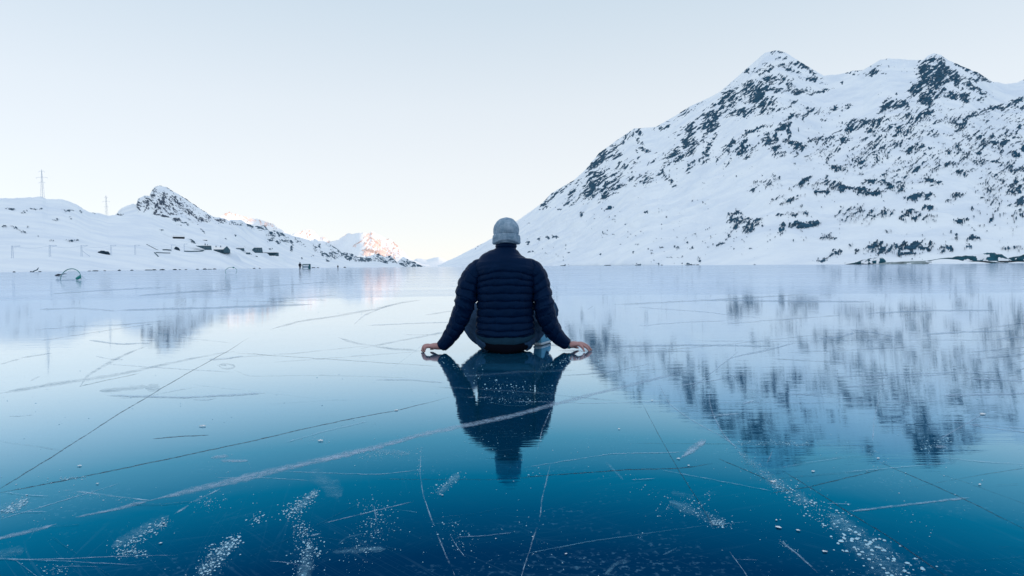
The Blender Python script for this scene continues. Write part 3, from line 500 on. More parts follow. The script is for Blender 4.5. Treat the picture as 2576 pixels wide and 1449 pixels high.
# ------------------------------------------------------------------ the sitting man
def loft(path, rad, seg=24, up=(0, 0, 1), sub=1, expo=2.0, disp=None, cap=True):
    """surface around a path; rad = [(across, along up)]; returns V, F"""
    P = np.array(path, float); Rr = np.array(rad, float); n = len(P)
    s0 = np.r_[0, np.cumsum(np.linalg.norm(np.diff(P, axis=0), axis=1))]; s1 = np.linspace(0, s0[-1], (n - 1) * sub + 1)
    def spl(v):   # catmull-rom through the points
        out = np.zeros((len(s1), v.shape[1]))
        m = np.gradient(v, s0, axis=0)
        idx = np.clip(np.searchsorted(s0, s1, side='right') - 1, 0, n - 2); h = (s0[idx + 1] - s0[idx])[:, None]; t = ((s1 - s0[idx]) / h[:, 0])[:, None]
        return (2*t**3-3*t**2+1)*v[idx] + (t**3-2*t**2+t)*h*m[idx] + (-2*t**3+3*t**2)*v[idx+1] + (t**3-t**2)*h*m[idx+1]
    Q = spl(P); Rq = np.maximum(spl(Rr), 1e-4)
    T = np.gradient(Q, axis=0); T /= np.linalg.norm(T, axis=1)[:, None]
    U = np.array(up, float); A = np.cross(T, U); A /= np.linalg.norm(A, axis=1)[:, None] + 1e-9; B = np.cross(A, T)
    th = np.arange(seg) / seg * 2 * math.pi; c, s = np.cos(th), np.sin(th)
    cx = np.sign(c) * np.abs(c) ** (2 / expo); sx = np.sign(s) * np.abs(s) ** (2 / expo)
    ra = Rq[:, 0][:, None] * cx; rb = Rq[:, 1][:, None] * sx
    if disp is not None:
        d = disp(s1[:, None], th[None, :], ra, rb, Q); nrm = np.sqrt((cx / Rq[:, 0][:, None]) ** 2 + (sx / Rq[:, 1][:, None]) ** 2) + 1e-9
        ra = ra + d * cx / Rq[:, 0][:, None] / nrm; rb = rb + d * sx / Rq[:, 1][:, None] / nrm
    V = Q[:, None, :] + ra[..., None] * A[:, None, :] + rb[..., None] * B[:, None, :]
    V = V.reshape(-1, 3); F = gridF(len(s1), seg, True)
    if cap:
        m = len(V); V = np.vstack([V, Q[0], Q[-1]]); j = np.arange(seg); L = (len(s1) - 1) * seg
        F = np.vstack([F, np.stack([np.full(seg, m), (j + 1) % seg, j, j], 1), np.stack([np.full(seg, m + 1), L + j, L + (j + 1) % seg, L + (j + 1) % seg], 1)])
    return V, F
def blob(c, r, seg=20, rot=None):
    u = np.linspace(0, math.pi, seg // 2 + 1); v = np.arange(seg) / seg * 2 * math.pi
    U, Vv = np.meshgrid(u, v, indexing='ij'); P = np.stack([np.sin(U) * np.cos(Vv) * r[0], np.sin(U) * np.sin(Vv) * r[1], np.cos(U) * r[2]], -1).reshape(-1, 3)
    if rot is not None: P = P @ np.array(Matrix.Rotation(rot[0], 3, rot[1])).T
    return P + np.array(c), gridF(seg // 2 + 1, seg, True)
def tomesh(name, parts):
    bm = bmesh.new()
    for V, F in parts:
        vs = [bm.verts.new(p) for p in V]
        for f in F:
            q = [];
            for i in f:
                if vs[i] not in q: q.append(vs[i])
            if len(q) >= 3:
                try: bm.faces.new(q)
                except ValueError: pass
    bmesh.ops.remove_doubles(bm, verts=bm.verts, dist=1e-5)
    bmesh.ops.recalc_face_normals(bm, faces=bm.faces)
    me = bpy.data.meshes.new(name); bm.to_mesh(me); bm.free(); return me
def fused(name, parts, voxel, mat, parent=None, smooth_it=4):
    """all the lofted pieces fused into one continuous skin"""
    me = tomesh(name, parts); o = link(name, me, mat, parent)
    m = o.modifiers.new('r', 'REMESH'); m.mode = 'VOXEL'; m.voxel_size = voxel
    if smooth_it: q = o.modifiers.new('s', 'SMOOTH'); q.factor = .5; q.iterations = smooth_it
    dg = bpy.context.evaluated_depsgraph_get(); dg.update(); me2 = bpy.data.meshes.new_from_object(o.evaluated_get(dg))
    o.modifiers.clear(); o.data = me2; me2.polygons.foreach_set('use_smooth', [True] * len(me2.polygons)); me2.update()
    return o
def plain(name, parts, mat, parent=None, sm=True): return link(name, tomesh(name, parts), mat, parent, sm)

SK = basic('skin', (.42, .235, .225), .55, .12, 30, .1)
def jacket_mat():
    k = NT('navy_down_shell'); v = k.obj(); n = k.noise(v, 30, 5, .6)
    c = k.mix(k.noise(v, 9, 3), (.0005, .0055, .025), (.0010, .0125, .048))
    wr = k.n('TexNoise', {'Vector': k.n('Mapping', {'Vector': v, 'Scale': (1, 1, .35)}).outputs[0], 'Scale': 60.0, 'Detail': 4}).outputs[0]
    b = k.n('Bump', {'Height': k.math('ADD', n, wr), 'Strength': .45, 'Distance': .004})
    p = k.n('BsdfPrincipled', {'Base Color': c, 'Roughness': .5, 'Specular IOR Level': .16, 'Specular Tint': (.25, .55, 1, 1), 'Normal': b.outputs[0]}); return k.done(p.outputs[0])
M_JACK = jacket_mat()
M_TROU = basic('slate_teal_trousers', (.020, .060, .128), .85, .3, 14, .35, .15)
M_SHIRT = basic('slate_blue_shirt', (.010, .040, .072), .9, .25, 25, .3, .1)
M_BLACK = basic('black_cloth', (.002, .003, .008), .9, .2, 20, .1, .08)
def knit_mat():
    k = NT('grey_knit'); v = k.obj(); n = k.noise(v, 55, 4, .7); n2 = k.noise(v, 14, 3)
    c = k.mix(k.ramp(k.math('MULTIPLY', k.math('ADD', n, n2), .5), [(.35, 0), (.65, 1)]), (.17, .28, .39), (.42, .54, .66))
    w_ = k.n('TexWave', {'Vector': v, 'Scale': 70.0, 'Distortion': 1.5}, bands_direction='Z').outputs[1]
    b = k.n('Bump', {'Height': k.math('ADD', n, k.math('MULTIPLY', w_, .5)), 'Strength': .7, 'Distance': .004})
    return k.done(k.n('BsdfPrincipled', {'Base Color': c, 'Roughness': .95, 'Specular IOR Level': .05, 'Normal': b.outputs[0]}).outputs[0])
M_KNIT = knit_mat()
M_SOLE = basic('pale_blue_shoe', (.10, .34, .52), .6, .2, 30, .2)
M_SOLED = basic('shoe_edge', (.45, .55, .62), .7, .15, 30, .1)
M_WATCH = basic('dark_watch', (.008, .03, .05), .35, .2, 40)
M_GLASS = basic('watch_face', (.03, .10, .14), .15, .2, 40)

g0 = ground(1272.5, 884); man = empty('person', (g0[0], g0[1], 0)); man.rotation_euler = (0, 0, 0)
tag(man, 'person in navy quilted down jacket and grey beanie sitting on the ice, seen from behind', 'person')

def hand(sgn, wr, kn, tips, thumb):
    """palm plus five separate fingers; wr wrist point, kn knuckle centre"""
    parts = []; wr = np.array(wr); kn = np.array(kn)
    parts.append(loft([wr - (kn - wr) * .5, wr, wr + (kn - wr) * .35, wr + (kn - wr) * .75, kn], [(.024, .022), (.028, .024), (.036, .024), (.042, .021), (.038, .016)], 20, sub=4))
    for (off, mid, tip, r) in tips:
        a = kn + np.array(off) - (kn - wr) * .15; b0 = kn + np.array(off); parts.append(loft([a, b0, np.array(mid), (np.array(mid) + np.array(tip)) / 2 + [0, 0, .004], np.array(tip)], [(r * .9, r * .9), (r * 1.12, r * 1.1), (r * 1.06, r * 1.0), (r * .95, r * .9), (r * .55, r * .5)], 12, sub=4))
        parts.append(blob(tip, (r * .8, r * .8, r * .75), 10))
    t = [np.array(q) for q in thumb]; parts.append(loft(t, [(.014, .013), (.012, .011), (.0105, .0095), (.006, .005)], 12, sub=4))
    return parts
# left hand: seen from the little-finger side, fingers curled down onto the ice
LW, LK = (-.452, .000, .040), (-.532, .005, .042)
left_hand = hand(-1, LW, LK, [((0, -.030, .000), (-.560, -.032, .036), (-.566, -.036, .010), .0102), ((0, -.011, .003), (-.572, -.012, .040), (-.582, -.014, .010), .0108),
                              ((0, .010, .003), (-.576, .012, .040), (-.590, .012, .010), .0110), ((0, .029, .001), (-.570, .034, .036), (-.584, .037, .010), .0104)],
                 [(-.475, .022, .034), (-.500, .048, .026), (-.522, .062, .016), (-.540, .068, .010)])
RW, RK = (.432, -.004, .040), (.503, -.012, .050)
right_hand = hand(1, RW, RK, [((0, -.030, -.002), (.527, -.062, .034), (.540, -.082, .009), .0098), ((.004, -.011, .002), (.548, -.044, .038), (.578, -.070, .009), .0106),
                              ((.006, .010, .003), (.558, -.008, .042), (.596, -.024, .009), .0108), ((.004, .028, .001), (.556, .030, .038), (.590, .030, .009), .0102)],
                  [(.455, .020, .034), (.478, .048, .026), (.500, .064, .016), (.520, .070, .010)])
ARM_L = [(-.186, .0, .598), (-.224, -.004, .545), (-.256, -.010, .470), (-.273, -.016, .390), (-.293, -.020, .310), (-.325, -.018, .230), (-.361, -.012, .155), (-.405, -.006, .090), (-.452, .0, .040)]
RAD_L = [.052, .066, .072, .075, .068, .064, .055, .047, .038]
ARM_R = [(.180, .0, .598), (.214, -.004, .545), (.242, -.010, .470), (.256, -.016, .400), (.266, -.020, .325), (.284, -.018, .240), (.324, -.012, .160), (.374, -.006, .090), (.428, -.002, .044)]
RAD_R = [.052, .066, .066, .066, .070, .068, .058, .048, .038]
skinr = .70
body = []
body.append(loft([(0, .02, .04), (0, .03, .12), (0, .03, .30), (0, .03, .48), (0, .02, .60), (0, .02, .66), (0, .02, .70)], [(.15, .10), (.165, .115), (.16, .105), (.18, .11), (.19, .10), (.12, .08), (.06, .06)], 28, up=(0, 1, 0), sub=5))
body.append(loft([(0, .02, .66), (0, .03, .74), (0, .04, .80)], [(.058, .062), (.054, .058), (.055, .062)], 20, up=(0, 1, 0), sub=4))
body.append(blob((.006, .045, .845), (.072, .092, .083), 28)); body.append(blob((0, .085, .800), (.052, .055, .050), 22)); body.append(blob((0, .112, .775), (.026, .022, .020), 14))
body.append(loft([(0, .126, .850), (0, .140, .830), (0, .152, .815), (0, .138, .806)], [(.008, .008), (.009, .010), (.013, .010), (.010, .006)], 12, up=(0, 1, 0), sub=3))
for sx_ in (-1, 1):
    body.append(blob((.004 + sx_ * .070, .040, .828), (.008, .016, .026), 14)); body.append(blob((sx_ * .030, .128, .862), (.020, .008, .006), 10)); body.append(blob((sx_ * .045, .112, .822), (.018, .018, .014), 12))
body.append(blob((0, .131, .790), (.022, .008, .005), 10)); body.append(blob((0, .130, .782), (.019, .008, .005), 10))
for A_, R_ in ((ARM_L, RAD_L), (ARM_R, RAD_R)): body.append(loft(A_, [(r * skinr, r * skinr) for r in R_], 18, up=(0, 1, 0), sub=5))
LEG_R = [(.085, .03, .105), (.17, .14, .150), (.255, .28, .225), (.325, .405, .285)]; SHIN_R = [(.325, .405, .285), (.31, .42, .20), (.275, .41, .11), (.25, .39, .06)]
LEG_L = [(-.085, .03, .105), (-.17, .14, .150), (-.255, .28, .225), (-.325, .405, .275)]; SHIN_L = [(-.325, .405, .275), (-.27, .44, .19), (-.19, .47, .11), (-.14, .47, .06)]
for A_, R_ in ((LEG_R, (.09, .085, .072, .056)), (LEG_L, (.09, .085, .072, .056)), (SHIN_R, (.056, .054, .045, .036)), (SHIN_L, (.056, .054, .045, .036))):
    body.append(loft(A_, [(r, r) for r in R_], 18, up=(0, 1, .01), sub=5))
bodyo = fused('body', body + left_hand + right_hand, .0036, SK, man, 3)
for sx_ in (-1, 1): plain('eye', [blob((sx_ * .030, .127, .846), (.012, .010, .009), 12)], basic('eye_white', (.6, .6, .6), .3), man)
# trousers: pelvis, thighs, shins
tr = [loft([(0, .02, .012), (0, .02, .05), (0, .03, .11), (0, .03, .17)], [(.17, .10), (.205, .135), (.205, .135), (.17, .115)], 32, up=(0, 1, 0), sub=4)]
tr.append(loft(LEG_R, [(.112, .112), (.112, .108), (.098, .092), (.078, .074)], 24, up=(0, 1, .01), sub=6)); tr.append(loft(SHIN_R, [(.078, .074), (.076, .074), (.066, .064), (.058, .056)], 24, up=(0, 1, .01), sub=6, disp=lambda s, th, ra, rb, Q: .005 * np.sin(s * 160 + 2 * np.sin(th))))
tr.append(loft(LEG_L, [(.112, .112), (.118, .112), (.100, .094), (.076, .074)], 24, up=(0, 1, .01), sub=6)); tr.append(loft(SHIN_L, [(.076, .074), (.074, .072), (.062, .060), (.054, .052)], 24, up=(0, 1, .01), sub=6, disp=lambda s, th, ra, rb, Q: .005 * np.sin(s * 160 + 2 * np.sin(th))))
tro = fused('trousers', tr, .006, M_TROU, man, 4)
co = np.array([v.co for v in tro.data.vertices]); nn = (fbm(co[:, 0] * 14 + co[:, 1] * 16, co[:, 2] * 30 + co[:, 0] * 24, 9, 4) - .5)
nrm = np.array([v.normal for v in tro.data.vertices]); co += nrm * (nn * .022)[:, None]; co[:, 2] = np.maximum(co[:, 2], .0015); tro.data.vertices.foreach_set('co', co.astype(np.float32).ravel()); tro.data.update()
# the black seat and the shirt hem hanging out under the jacket
plain('base_layer', [loft([(0, .00, .003), (0, .00, .02), (0, .005, .05), (0, .01, .09)], [(.10, .125), (.155, .140), (.178, .142), (.18, .13)], 48, up=(0, 1, 0), sub=5)], M_BLACK, man)
def shirt_d(s, th, ra, rb, Q): return .006 * (fbm(th * 3.0 + 0 * s, s * 12, 5, 3) - .5) * 2
SH = loft([(0, .01, .060), (0, .01, .075), (0, .012, .11), (0, .015, .16)], [(.192, .146), (.204, .150), (.207, .146), (.198, .135)], 64, up=(0, 1, 0), sub=6, disp=shirt_d)
V_ = SH[0].copy(); V_[:, 2] += .030 * (np.abs(V_[:, 0]) / .2) ** 2.2 * np.clip((.16 - V_[:, 2]) / .1, 0, 1); plain('shirt_hem', [(V_, SH[1])], M_SHIRT, man)
# shoes
def shoe(c, ang, ln=.27):
    c = Vector(c); o = []
    d = Vector((math.cos(ang), math.sin(ang), 0)); p = [c - d * ln * .42, c - d * ln * .2, c + d * ln * .1, c + d * ln * .38, c + d * ln * .5]
    hs_ = [.052, .056, .045, .034, .026]
    V, F = loft([(q.x, q.y, h_) for q, h_ in zip(p, hs_)], [(.030, .05), (.038, .053), (.044, .042), (.042, .031), (.022, .020)], 20, sub=5, expo=2.6)
    V2, F2 = loft([(q.x, q.y, .012) for q in p], [(.032, .011), (.040, .012), (.047, .012), (.045, .012), (.026, .011)], 20, sub=5, expo=3.2)
    s_ = plain('shoe', [(V, F)], M_SOLE, man); plain('sole', [(V2, F2)], M_SOLED, s_); return s_
shoe((.272, .40, 0), R(70)); shoe((-.06, .47, 0), R(60))
# quilted jacket: torso
SEAMS = [.553, .508, .462, .406, .354, .302, .246, .198, .150, .106]
def puff(zz, seams, w, amp):
    d = np.min([np.abs(zz - s_) for s_ in seams], axis=0); return amp * (1 - np.exp(-d / w)) , d
def torso_d(s, th, ra, rb, Q):
    z = Q[:, 2][:, None]; x = ra / .21
    k_ = np.interp(z, [.1, .25, .40, .55], [-.022, -.004, .006, .040])     # seams sag low down, arch high up
    zz = z + k_ * np.clip(np.abs(x), 0, 1.1) ** 2.2 + .0022 * np.sin(x * 9 + z * 40)
    p, d = puff(zz, SEAMS, .0074, .0094)
    yoke = smooth(.56, .60, zz); faint, d2 = puff(zz, [.585, .620], .006, .0035)
    p = p * (1 - yoke) + (.0095 + faint * .6) * yoke
    gath = np.exp(-d / .013) * (vnoise(th * 26 + 0 * z, z * 22, 3) - .5) * .0065 * (1 - yoke)
    edge = np.exp(-((np.abs(x) - .95) / .18) ** 2) * (vnoise(th * 60 + z * 30, z * 90, 8) - .5) * .007 * (1 - yoke)
    big = (fbm(x * 2.2 + 4, z * 9, 2, 3) - .5) * .010
    return p + gath + edge + big * 1.4 - .009
TP = [(0, .010, .103), (0, .010, .112), (0, .010, .150), (0, .012, .22), (0, .014, .31), (0, .016, .40), (0, .018, .48), (0, .020, .54), (0, .022, .59), (0, .022, .625), (0, .024, .655), (.003, .026, .680), (.006, .028, .700), (.007, .030, .712)]
TR = [(.190, .140), (.203, .148), (.205, .150), (.201, .148), (.201, .150), (.205, .152), (.213, .152), (.220, .148), (.226, .140), (.212, .126), (.172, .108), (.128, .092), (.092, .082), (.076, .078)]
TV, TF = loft(TP, TR, 320, up=(0, 1, 0), sub=22, expo=2.35, disp=torso_d)
TV[:, 2] += .014 * (np.abs(TV[:, 0]) / .2) ** 2 * np.clip((.16 - TV[:, 2]) / .05, 0, 1)
jk = plain('jacket', [(TV, TF)], M_JACK, man)
CV, CF = loft([(0, .028, .690), (0, .030, .705), (0, .033, .735), (0, .036, .765), (0, .036, .770)], [(.084, .084), (.075, .078), (.073, .076), (.071, .074), (.066, .069)], 64, up=(0, 1, 0), sub=8,
              disp=lambda s, th, ra, rb, Q: .003 * np.sin(Q[:, 2][:, None] * 190) + .002 * (vnoise(th * 9 + 0 * s, s * 60, 4) - .5))
plain('collar', [(CV, CF)], M_JACK, jk).location.x = .008
def sleeve(A_, R_, sg):
    L_ = sum((Vector(A_[i + 1]) - Vector(A_[i])).length for i in range(len(A_) - 1))
    seams = list(np.arange(.075, L_, .056))
    def d_(s, th, ra, rb, Q):
        zz = s + .016 * np.cos(th * 1 + (0 if sg > 0 else math.pi)) + .006 * np.sin(th * 3 + s * 20) + 0 * th
        p, d = puff(zz, seams, .008, .0068)
        fold = np.exp(-((s - .33) / .09) ** 2) * .006 * np.sin(s * 95 + 1.7 * np.sin(th + sg))
        return p + fold + np.exp(-d / .012) * (vnoise(th * 11, s * 60, 6) - .5) * .006 + (fbm(th * 1.5 + 0 * s, s * 9, 13, 3) - .5) * .012 - .004
    A2 = [A_[0], A_[0]] ; A2 = [tuple(Vector(A_[0]) + Vector((-sg * .050, 0, .022)))] + list(A_)
    R2 = [(.030, .050)] + [(r * 1.0, r * 1.06) for r in R_]
    V, F = loft(A2, R2, 96, up=(0, 1, 0), sub=22, disp=d_)
    V[:, 2] = np.maximum(V[:, 2], .002)
    return plain('sleeve', [(V, F)], M_JACK, jk)
sleeve(ARM_L, RAD_L, -1); sleeve(ARM_R, RAD_R, 1)
# cuffs and the watch
for W_, K_ in ((ARM_L[-1], LK), (ARM_R[-1], RK)):
    a_ = Vector(W_); d_ = (Vector(W_) - Vector((ARM_L if W_[0] < 0 else ARM_R)[-2])).normalized()
    plain('cuff', [loft([a_ - d_ * .012, a_, a_ + d_ * .010], [(.037, .039), (.0385, .040), (.033, .036)], 32, up=(0, 1, 0), sub=4)], M_JACK, jk)
wa = np.array(RW) + [.010, 0, .0]; wt = plain('watch', [loft([wa - [.011, 0, -.002], wa, wa + [.011, 0, -.002]], [(.0285, .0235), (.0300, .0248), (.0285, .0235)], 28, sub=3)], M_WATCH, man)
plain('watch_face', [loft([(wa[0], -.026, .036), (wa[0], -.037, .034)], [(.017, .017), (.015, .015)], 24, sub=2)], M_GLASS, wt)
# beanie with a turned-up brim
def bean_d(s, th, ra, rb, Q):
    z = Q[:, 2][:, None]; return .006 * (fbm(th * 1.6 + 1, z * 16, 12, 3) - .5) * 2 + .0012 * np.sin(th * 64) * (z < .93) - .005 * np.exp(-((z - .815) / .008) ** 2)
BV, BF = loft([(0, .040, .765), (0, .040, .79), (0, .042, .825), (0, .043, .865), (0, .044, .895), (0, .045, .918), (0, .046, .934), (0, .046, .941)], [(.082, .100), (.088, .106), (.090, .110), (.087, .108), (.076, .094), (.057, .072), (.032, .040), (.006, .008)], 96, up=(0, 1, 0), sub=10, disp=bean_d)
bn = plain('beanie', [(BV, BF)], M_KNIT, man); bn.location.x = .011
def brim_d(s, th, ra, rb, Q): return .004 * (fbm(th * 2.0 + 3, s * 20, 22, 3) - .5) * 2 + .001 * np.sin(th * 64)
RV, RF = loft([(0, .042, .806), (0, .042, .812), (0, .041, .800), (0, .040, .775), (0, .040, .756), (0, .040, .750), (0, .040, .757)], [(.086, .104), (.091, .110), (.0955, .114), (.0975, .115), (.095, .112), (.089, .105), (.080, .096)], 96, up=(0, 1, 0), sub=6, disp=brim_d, cap=False)
RV[:, 2] += .022 * np.clip(1 - (RV[:, 0] / .085) ** 2, 0, 1) * (RV[:, 1] < .04) * np.clip((.80 - RV[:, 2]) / .04, 0, 1)
plain('brim', [(RV, RF)], M_KNIT, bn)

# ------------------------------------------------------------------ small things on the far ice and the hillside
def bxs(parts):
    """parts: (centre, size, rz) boxes -> V, F lists"""
    out = []
    for c, s_, rz in parts:
        v = np.array([[x, y, z] for z in (-.5, .5) for y in (-.5, .5) for x in (-.5, .5)]) * np.array(s_)
        ca, sa = math.cos(rz), math.sin(rz); v = np.stack([v[:, 0] * ca - v[:, 1] * sa, v[:, 0] * sa + v[:, 1] * ca, v[:, 2]], 1) + np.array(c)
        out.append((v, np.array([[0, 2, 3, 1], [4, 5, 7, 6], [0, 1, 5, 4], [2, 6, 7, 3], [0, 4, 6, 2], [1, 3, 7, 5]])))
    return out
def tube(pts, r, seg=8, sub=1, up=(0, 1, .01)):
    n = len(pts); rr = r if isinstance(r, (list, tuple)) else [r] * n
    return loft(pts, [(q, q) for q in rr], seg, up=up, sub=sub)
M_MAST = basic('pale_grey_steel', (.46, .55, .66), .6, .1, 3)
M_WIRE = basic('overhead_wire', (.55, .64, .74), .6, .1, 3)
M_WALL = basic('dark_stone_wall', (.020, .060, .085), .9, .35, 1.2, .2)
M_WALL2 = basic('grey_teal_wall', (.055, .115, .150), .9, .25, 1.0, .2)
M_PALE = basic('pale_panel', (.42, .52, .62), .8, .1, 3)
M_ROOF = basic('roof_snow', (.93, .94, .95), .8, .03, 1)
M_WIN = basic('dark_window', (.006, .014, .022), .25, .1, 3)
M_GREEN = basic('green_hoop', (.02, .24, .22), .5, .2, 5)
M_TEALP = basic('teal_panel', (.02, .12, .15), .7, .2, 3)
M_NET = basic('pale_net', (.45, .58, .68), .9, .1, 6)
M_DARKR = basic('dark_rock', (.014, .038, .062), .95, .5, 1.6, .5)
M_CLOTH = basic('dark_clothes', (.006, .012, .028), .9, .2, 8)
M_BROWN = basic('wet_bank_earth', (.10, .11, .10), .9, .4, .25, .4)
def w_at(D, x=None):
    """metres per picture unit at distance D in the direction of column x"""
    return D / FPX * (math.cos(float(azel(x, 660.0)[0])) if x is not None else 1.0)

def stand_at(x, y, D=None):
    g = ground(x, y)
    if D is not None: d = rays(x, y); g = g / np.hypot(g[0], g[1]) * D; g[2] = 0
    return g
def small_person(x, y, D, h, pose, label, mat=M_CLOTH):
    g = stand_at(x, y, D); o = empty('person', (g[0], g[1], 0)); tag(o, label, 'person'); k = h / 1.75
    def s_(pts): return [tuple(np.array(p) * k) for p in pts]
    st = .16 if pose else .10
    leg = lambda sg, f: tube(s_([(sg * .09, 0, .90), (sg * (.09 + st * .3), f * .5, .48), (sg * (.09 + st * .7), f, .06)]), [q * k for q in (.095, .075, .055)], 12, 4)
    arm = lambda sg, e: tube(s_([(sg * .20, 0, 1.42), (sg * .29, .03, 1.15), (sg * (.20 + e), .16, .95), (sg * (.20 + e) - sg * .02, .22, .91)]), [q * k for q in (.058, .05, .042, .03)], 10, 4)
    parts = [loft(s_([(0, 0, .84), (0, 0, 1.0), (0, 0, 1.25), (0, 0, 1.42), (0, .01, 1.50), (0, .015, 1.58)]), [(q * k, w_ * k) for q, w_ in ((.16, .12), (.18, .12), (.20, .13), (.19, .11), (.07, .07), (.055, .055))], 20, up=(0, 1, 0), sub=4),
             leg(-1, .05), leg(1, -.08 if pose else .05), arm(-1, .05), arm(1, .12 if pose else .05)]
    for sg, f in ((-1, .05), (1, -.08 if pose else .05)):
        fx = sg * (.09 + st * .7); parts.append(blob((fx * k, (f + .05) * k, .045 * k), (.05 * k, .13 * k, .045 * k), 12))
        e_ = (.12 if pose and sg > 0 else .05)
        for q in range(4): a_ = np.array([sg * (.20 + e_) - sg * .02, .22, .91]) * k + np.array([(q - 1.5) * .02 * k, 0, 0]); parts.append(tube([a_, a_ + np.array([0, .04, -.02]) * k, a_ + np.array([0, .07, -.06]) * k], [.011 * k, .010 * k, .007 * k], 8, 2))
        a_ = np.array([sg * (.16 + e_), .20, .93]) * k; parts.append(tube([a_, a_ + np.array([-sg * .03, .04, -.03]) * k], [.012 * k, .008 * k], 8, 2))
    parts.append(blob((0, .02 * k, 1.66 * k), (.078 * k, .095 * k, .115 * k), 16)); parts.append(blob((0, .115 * k, 1.64 * k), (.012 * k, .02 * k, .02 * k), 8))
    fused('body', parts, .011 * k, mat, o, 2)
    jk_ = loft(s_([(0, 0, .80), (0, 0, 1.0), (0, 0, 1.25), (0, 0, 1.42), (0, .01, 1.50), (0, .01, 1.53)]), [(q * k, w_ * k) for q, w_ in ((.20, .155), (.215, .15), (.225, .155), (.21, .13), (.10, .09), (.075, .075))], 24, up=(0, 1, 0), sub=4)
    plain('coat', [jk_], M_CLOTH, o); plain('hat', [blob((0, .015 * k, 1.71 * k), (.088 * k, .104 * k, .085 * k), 16)], M_CLOTH, o)
    return o
small_person(755, 680.5, 132, 1.70, True, 'distant person in dark clothes standing on the ice just left of the small booth')
small_person(850, 676.5, 215, 1.40, False, 'tiniest distant person in dark clothes standing alone on the far ice')

def hoop_goal(x, y, D, w, h, full, label):
    g = stand_at(x, y, D); o = empty('hoop_goal', (g[0], g[1], 0)); tag(o, label, 'hoop'); n = 25
    a0, a1 = (-.10, math.pi + .10) if not full else (-.62, math.pi + .75)
    c = h * .46 if full else h * .12; rx = w / 2; rz = h - c
    pts = []
    for i in range(n):
        a = a0 + (a1 - a0) * i / (n - 1); pts.append((rx * math.cos(a), .10 * math.sin(a), max(.03, c + rz * math.sin(a))))
    r_ = w * .017
    plain('hoop', [tube(pts, [r_ * (1.15 if 5 < i < 19 else .9) * (.8 + .45 * vnoise(np.array([i * .5]), np.array([.3]), 3)[0]) for i in range(n)], 10, 2)], M_GREEN, o)
    if not full:
        plain('base_bar', [tube([(-rx * .95, -.30, .02), (-.1, -.36, .02), (rx * .8, -.28, .03)], w * .011, 8, 3)], M_NET, o)
        plain('side_strut', [tube([(-rx * .98, .0, .10), (-rx * 1.05, -.16, .05), (-rx * 1.1, -.30, .02)], w * .014, 8, 3), tube([(-rx * .62, .0, h * .62), (-rx * .95, -.2, .2), (-rx * 1.02, -.30, .02)], w * .009, 8, 3)], M_NET, o)
        plain('corner_panel', [loft([(rx * .98, -.02, .42 * h), (rx * .96, -.1, .25 * h), (rx * .80, -.24, .06)], [(.02, .045), (.05, .09), (.03, .07)], 12, sub=4)], M_GREEN, o)
        ys_ = np.linspace(0, 1, 9); xs_ = np.linspace(-1, 1, 17); Xn, Tn = np.meshgrid(xs_, ys_)
        Z = (c + rz * np.sqrt(np.clip(1 - Xn ** 2, 0, 1))) * (1 - Tn); Yn = .55 * Tn + .06
        V = np.stack([Xn * rx * .97, Yn, Z + .015], -1).reshape(-1, 3)
        k = bpy.data.materials.get('hoop_netting')
        if not k:
            q = NT('hoop_netting'); v = q.obj(); n_ = q.noise(v, 18, 3)
            p = q.n('BsdfPrincipled', {'Base Color': (.6, .72, .80, 1), 'Roughness': .9}); t_ = q.n('BsdfTransparent'); k = q.done(q.n('MixShader', {0: q.ramp(n_, [(.35, .05), (.7, .30)]), 1: t_.outputs[0], 2: p.outputs[0]}).outputs[0])
        me = npmesh('netting', V, gridF(9, 17)); link('netting', me, k, o)
    else:
        plain('knot', [blob((rx * .34, .1, h * .96), (w * .09, .05, w * .06), 12)], M_GREEN, o)
        plain('base_bar', [tube([(-rx * .6, -.05, .02), (rx * .5, -.05, .02)], w * .009, 8, 2)], M_NET, o)
    return o
hoop_goal(178, 701, 44.5, 1.18, .66, False, 'wide green arched hoop with pale net lying on the ice near the left edge')
hoop_goal(581.5, 692.5, 63.0, 1.06, .70, True, 'smaller green round hoop standing open on the ice left of the standing person')
# bundle beside the first hoop and a leaning stick further left
g = ground(217, 686.5); bd = plain('kit_bag', [blob((0, 0, .10), (.42, .30, .16), 20), loft([(.25, 0, .12), (.7, .05, .20), (1.15, .1, .26), (1.5, .1, .24)], [(.10, .10), (.07, .07), (.05, .05), (.02, .02)], 12, sub=4), blob((-.45, .0, .06), (.25, .2, .08), 14)], M_CLOTH)
g = stand_at(147, 684, 80); bd.location = (g[0], g[1], 0); tag(bd, 'dark bundled kit bag on the ice behind the left side of the wide green hoop', 'bag'); bd.scale = (.55, .55, .7)
g = stand_at(90, 683.5, 232); st_ = plain('driftwood', [tube([(-1.6, 0, .2), (-.6, 0, .9), (.4, 0, 1.3), (1.6, 0, 2.9)], [.3, .32, .30, .16], 10, 4), tube([(-1.9, .1, .1), (-1.2, 0, .5)], [.18, .25], 8, 3), tube([(.6, 0, 1.4), (1.3, .1, 1.3)], [.14, .06], 8, 3)], M_WALL2)
st_.scale = (.55, .55, .45); st_.location = (g[0], g[1], 0); tag(st_, 'short grey driftwood stump leaning up from the left shoreline', 'driftwood')

